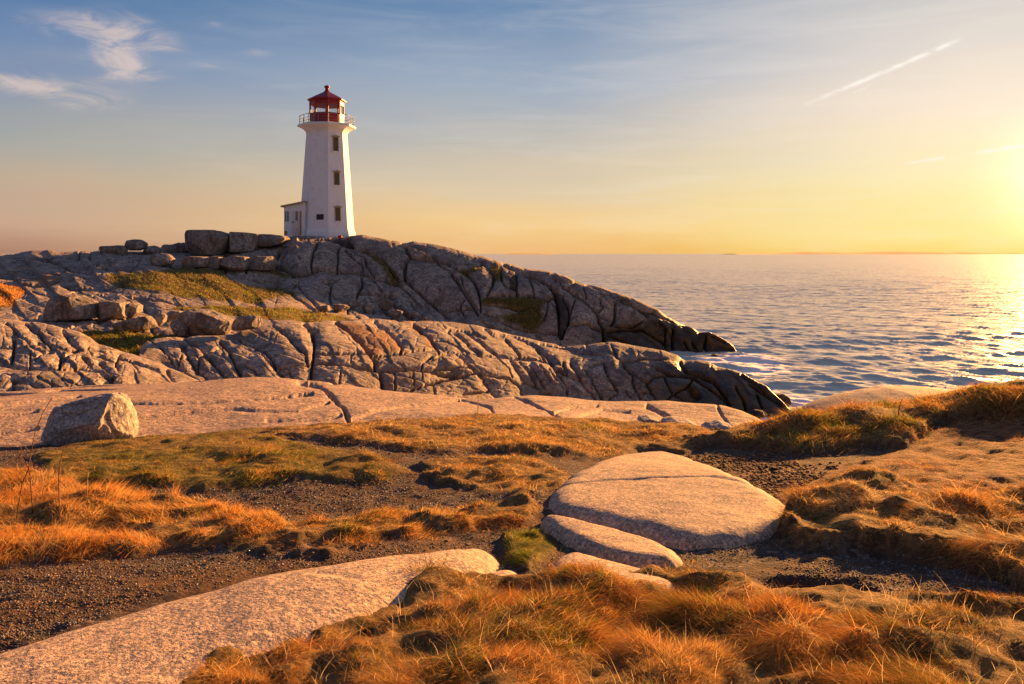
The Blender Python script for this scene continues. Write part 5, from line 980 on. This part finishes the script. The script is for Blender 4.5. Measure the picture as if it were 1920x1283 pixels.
stem('forked red brown stem just right of the tall crooked one', [(112, 930), (110, 890), (114, 860), (120, 838)], 5.4, .004, [((111, 900), (124, 915)), ((114, 870), (122, 890)), ((116, 850), (126, 835))], M['twig'], GS)
stem('short dark stem between the two taller left stems and the edge', [(62, 905), (56, 885), (46, 860), (38, 838)], 5.6, .004, [((50, 870), (44, 848))], M['twig'], GS)
stem('single straw coloured stem leaning right above the left grass', [(195, 925), (200, 905), (210, 885)], 5.8, .003, [((205, 895), (208, 882))], M['straw'], GS)
stem('leaning straw stem at the right end of the left grass', [(320, 925), (326, 905), (333, 890)], 6.4, .003, [((328, 900), (331, 888))], M['straw'], GS)
stem('upright straw stem in the left grass nearest the big boulder', [(163, 925), (164, 900), (165, 885)], 5.8, .003, [((164, 900), (167, 886))], M['straw'], GS)
stem('dark branching stem on the right bank above the water', [(1682, 812), (1684, 785), (1686, 763)], 8.9, .008, [((1684, 785), (1700, 800)), ((1686, 765), (1702, 790)), ((1684, 790), (1676, 770)), ((1686, 763), (1692, 748))], M['twig'], GS)
stem('short broken straw lying aslant on the gravel above the long slab', [(762, 1062), (748, 1040), (738, 1022)], 4.4, .003, [((748, 1040), (745, 1028))], M['straw'], GS)
stem('thin lone stem rising in front of the pale shelf', [(896, 792), (896, 768), (897, 742)], 11.3, .005, [((896, 768), (898, 758))], M['straw'], GS)

# ------------------------------------------------------------------ pebbles
def pebbles(n, seed, poly, smin, smax, label, mt=None):
    r = np.random.default_rng(seed); xs = [p[0] for p in poly]; ys = [p[1] for p in poly]
    px = r.uniform(min(xs), max(xs), n * 3); py = r.uniform(min(ys), max(ys), n * 3); ok = inpoly(px, py, poly)
    X, Y = pix2g(px[ok], py[ok], zg0); z, gm, ind, _, _ = zg(X, Y, True)
    keep = (gm < 0.35) & (fbm(X * 1.7, Y * 1.7, 6.0, 3) > -0.12 + r.uniform(-.35, .2, len(X))); X, Y, z = X[keep][:n], Y[keep][:n], z[keep][:n]; n = len(X)
    phi = (1 + 5 ** .5) / 2; ico = np.array([(-1, phi, 0), (1, phi, 0), (-1, -phi, 0), (1, -phi, 0), (0, -1, phi), (0, 1, phi), (0, -1, -phi), (0, 1, -phi), (phi, 0, -1), (phi, 0, 1), (-phi, 0, -1), (-phi, 0, 1)]) / math.hypot(1, phi)
    fc = np.array([(0, 11, 5), (0, 5, 1), (0, 1, 7), (0, 7, 10), (0, 10, 11), (1, 5, 9), (5, 11, 4), (11, 10, 2), (10, 7, 6), (7, 1, 8), (3, 9, 4), (3, 4, 2), (3, 2, 6), (3, 6, 8), (3, 8, 9), (4, 9, 5), (2, 4, 11), (6, 2, 10), (8, 6, 7), (9, 8, 1)])
    s = smin + (smax - smin) * r.random(n) ** 3; s = s * np.clip(Y / 4.5, .8, 1.8); an = r.uniform(0, pi, n)
    V = ico[None] * r.uniform(.75, 1.2, (n, 12, 1)); V = V * np.stack([s, s * r.uniform(.6, 1, n), s * r.uniform(.35, .7, n)], -1)[:, None]
    xr = V[..., 0] * np.cos(an)[:, None] - V[..., 1] * np.sin(an)[:, None]; yr = V[..., 0] * np.sin(an)[:, None] + V[..., 1] * np.cos(an)[:, None]
    V = np.stack([xr + X[:, None], yr + Y[:, None], V[..., 2] + z[:, None] + (s * .15)[:, None]], -1)
    tag(npmesh('gravel', V.reshape(-1, 3), (fc[None] + (np.arange(n) * 12)[:, None, None]).reshape(-1, 3), mt or M['pebble'], attrs={'tone': np.repeat(r.random(n), 12)}), label, kind='stuff')
pebbles(38000, 21, [(-250, 840), (300, 800), (1000, 840), (1050, 930), (1000, 1030), (800, 1040), (300, 1120), (0, 1230), (-250, 1300)],   .002, .009, 'dark grey gravel scattered over the left paths')
pebbles(18000, 22, [(850, 1000), (1050, 980), (1300, 1030), (1500, 960), (1500, 1030), (1700, 1040), (2100, 1110), (2100, 1160), (1400, 1110), (900, 1110)], .002, .009, 'dark grey gravel scattered round the slabs and right path')

m, t, b, out = mat('earth_clod'); tone = t.new('ShaderNodeAttribute', attribute_name='tone').outputs['Fac']
t.l.new(t.ramp(tone, [(0, (0.05, 0.025, 0.015)), (0.6, (0.13, 0.065, 0.035)), (1, (0.30, 0.17, 0.09))]), b.inputs['Base Color']); b.inputs['Roughness'].default_value = 0.95; M['clod'] = m
pebbles(9000, 23, [(1265, 850), (1420, 848), (1700, 860), (1900, 800), (2100, 800), (2100, 950), (1650, 920), (1500, 960), (1400, 910)], .004, .016, 'crumbled red brown earth on the worn path at right', M['clod'])
pebbles(7000, 24, [(-250, 1080), (300, 1060), (900, 1010), (930, 1030), (600, 1075), (300, 1120), (0, 1225), (-250, 1300)], .003, .012, 'crumbled brown earth along the edge of the long slab', M['clod'])
tufts([(1280, 850), (1700, 845), (1920, 780), (2150, 780), (2150, 960), (1600, 930), (1480, 960)], 1500, 7, 0.03, 'dead grass litter on the worn earth path', [(STRAW, .5), (RUSTG, .4), (PALE, .2)], 12, 0.04, (-.9, -.4), 2.4, 0.15, thr=-.6)

for o_i, (pl, sd) in enumerate([([(1012, 950), (1040, 925), (1070, 900), (1120, 874), (1170, 860), (1290, 862), (1350, 884), (1420, 915), (1490, 960), (1480, 998), (1420, 1022), (1350, 1036)], 31), ([(1020, 1012), (1060, 1034), (1130, 1060), (1200, 1074), (1280, 1070), (1300, 1050)], 32), ([(930, 1070), (900, 1036), (800, 1048), (650, 1070), (500, 1094), (350, 1124), (200, 1166), (100, 1198), (0, 1236)], 33)]):
    q = np.array(pl, float); tt_ = np.linspace(0, len(q) - 1.001, len(q) * 5); i_ = tt_.astype(int); pts = q[i_] + (q[i_ + 1] - q[i_]) * (tt_ - i_)[:, None]
    pts = pts[np.random.default_rng(sd).random(len(pts)) < (0.5 if sd < 33 else 0.35)]
    tufts([(960, 1005), (1030, 1005), (1030, 1015), (960, 1015)], 6, 12, 0.035, 'short grass tufts rooted along the edge of a granite slab', [(STRAW, .45), (RUSTG, .25), (GREEN, .35)], sd, 0.04, (-.2, -.2), 2.2, 0.8, tall=[(x, y, z_) for (x, y), z_ in zip(pts, np.random.default_rng(sd).uniform(.5, 1.5, len(pts)))], thr=-9)
# pale seed stalks standing out of the near grass
r = np.random.default_rng(77); px = r.uniform(420, 2000, 900); py = r.uniform(1100, 1330, 900); ok = inpoly(px, py, Z_FORE)
for s_ in SLABS: ok &= ~inpoly(px, py, s_)
X, Y = pix2g(px[ok], py[ok], zg0); n = len(X)
blades('grass', np.stack([X, Y, lookup_z(X, Y)], -1), np.c_[r.normal(-.25, .35, (n, 2)), np.ones(n)], r.uniform(.05, .12, n), np.full(n, .0017), PALE * r.uniform(.7, 1.1, (n, 1)), 'thin pale seed stalks standing out of the near grass', bend=.25)
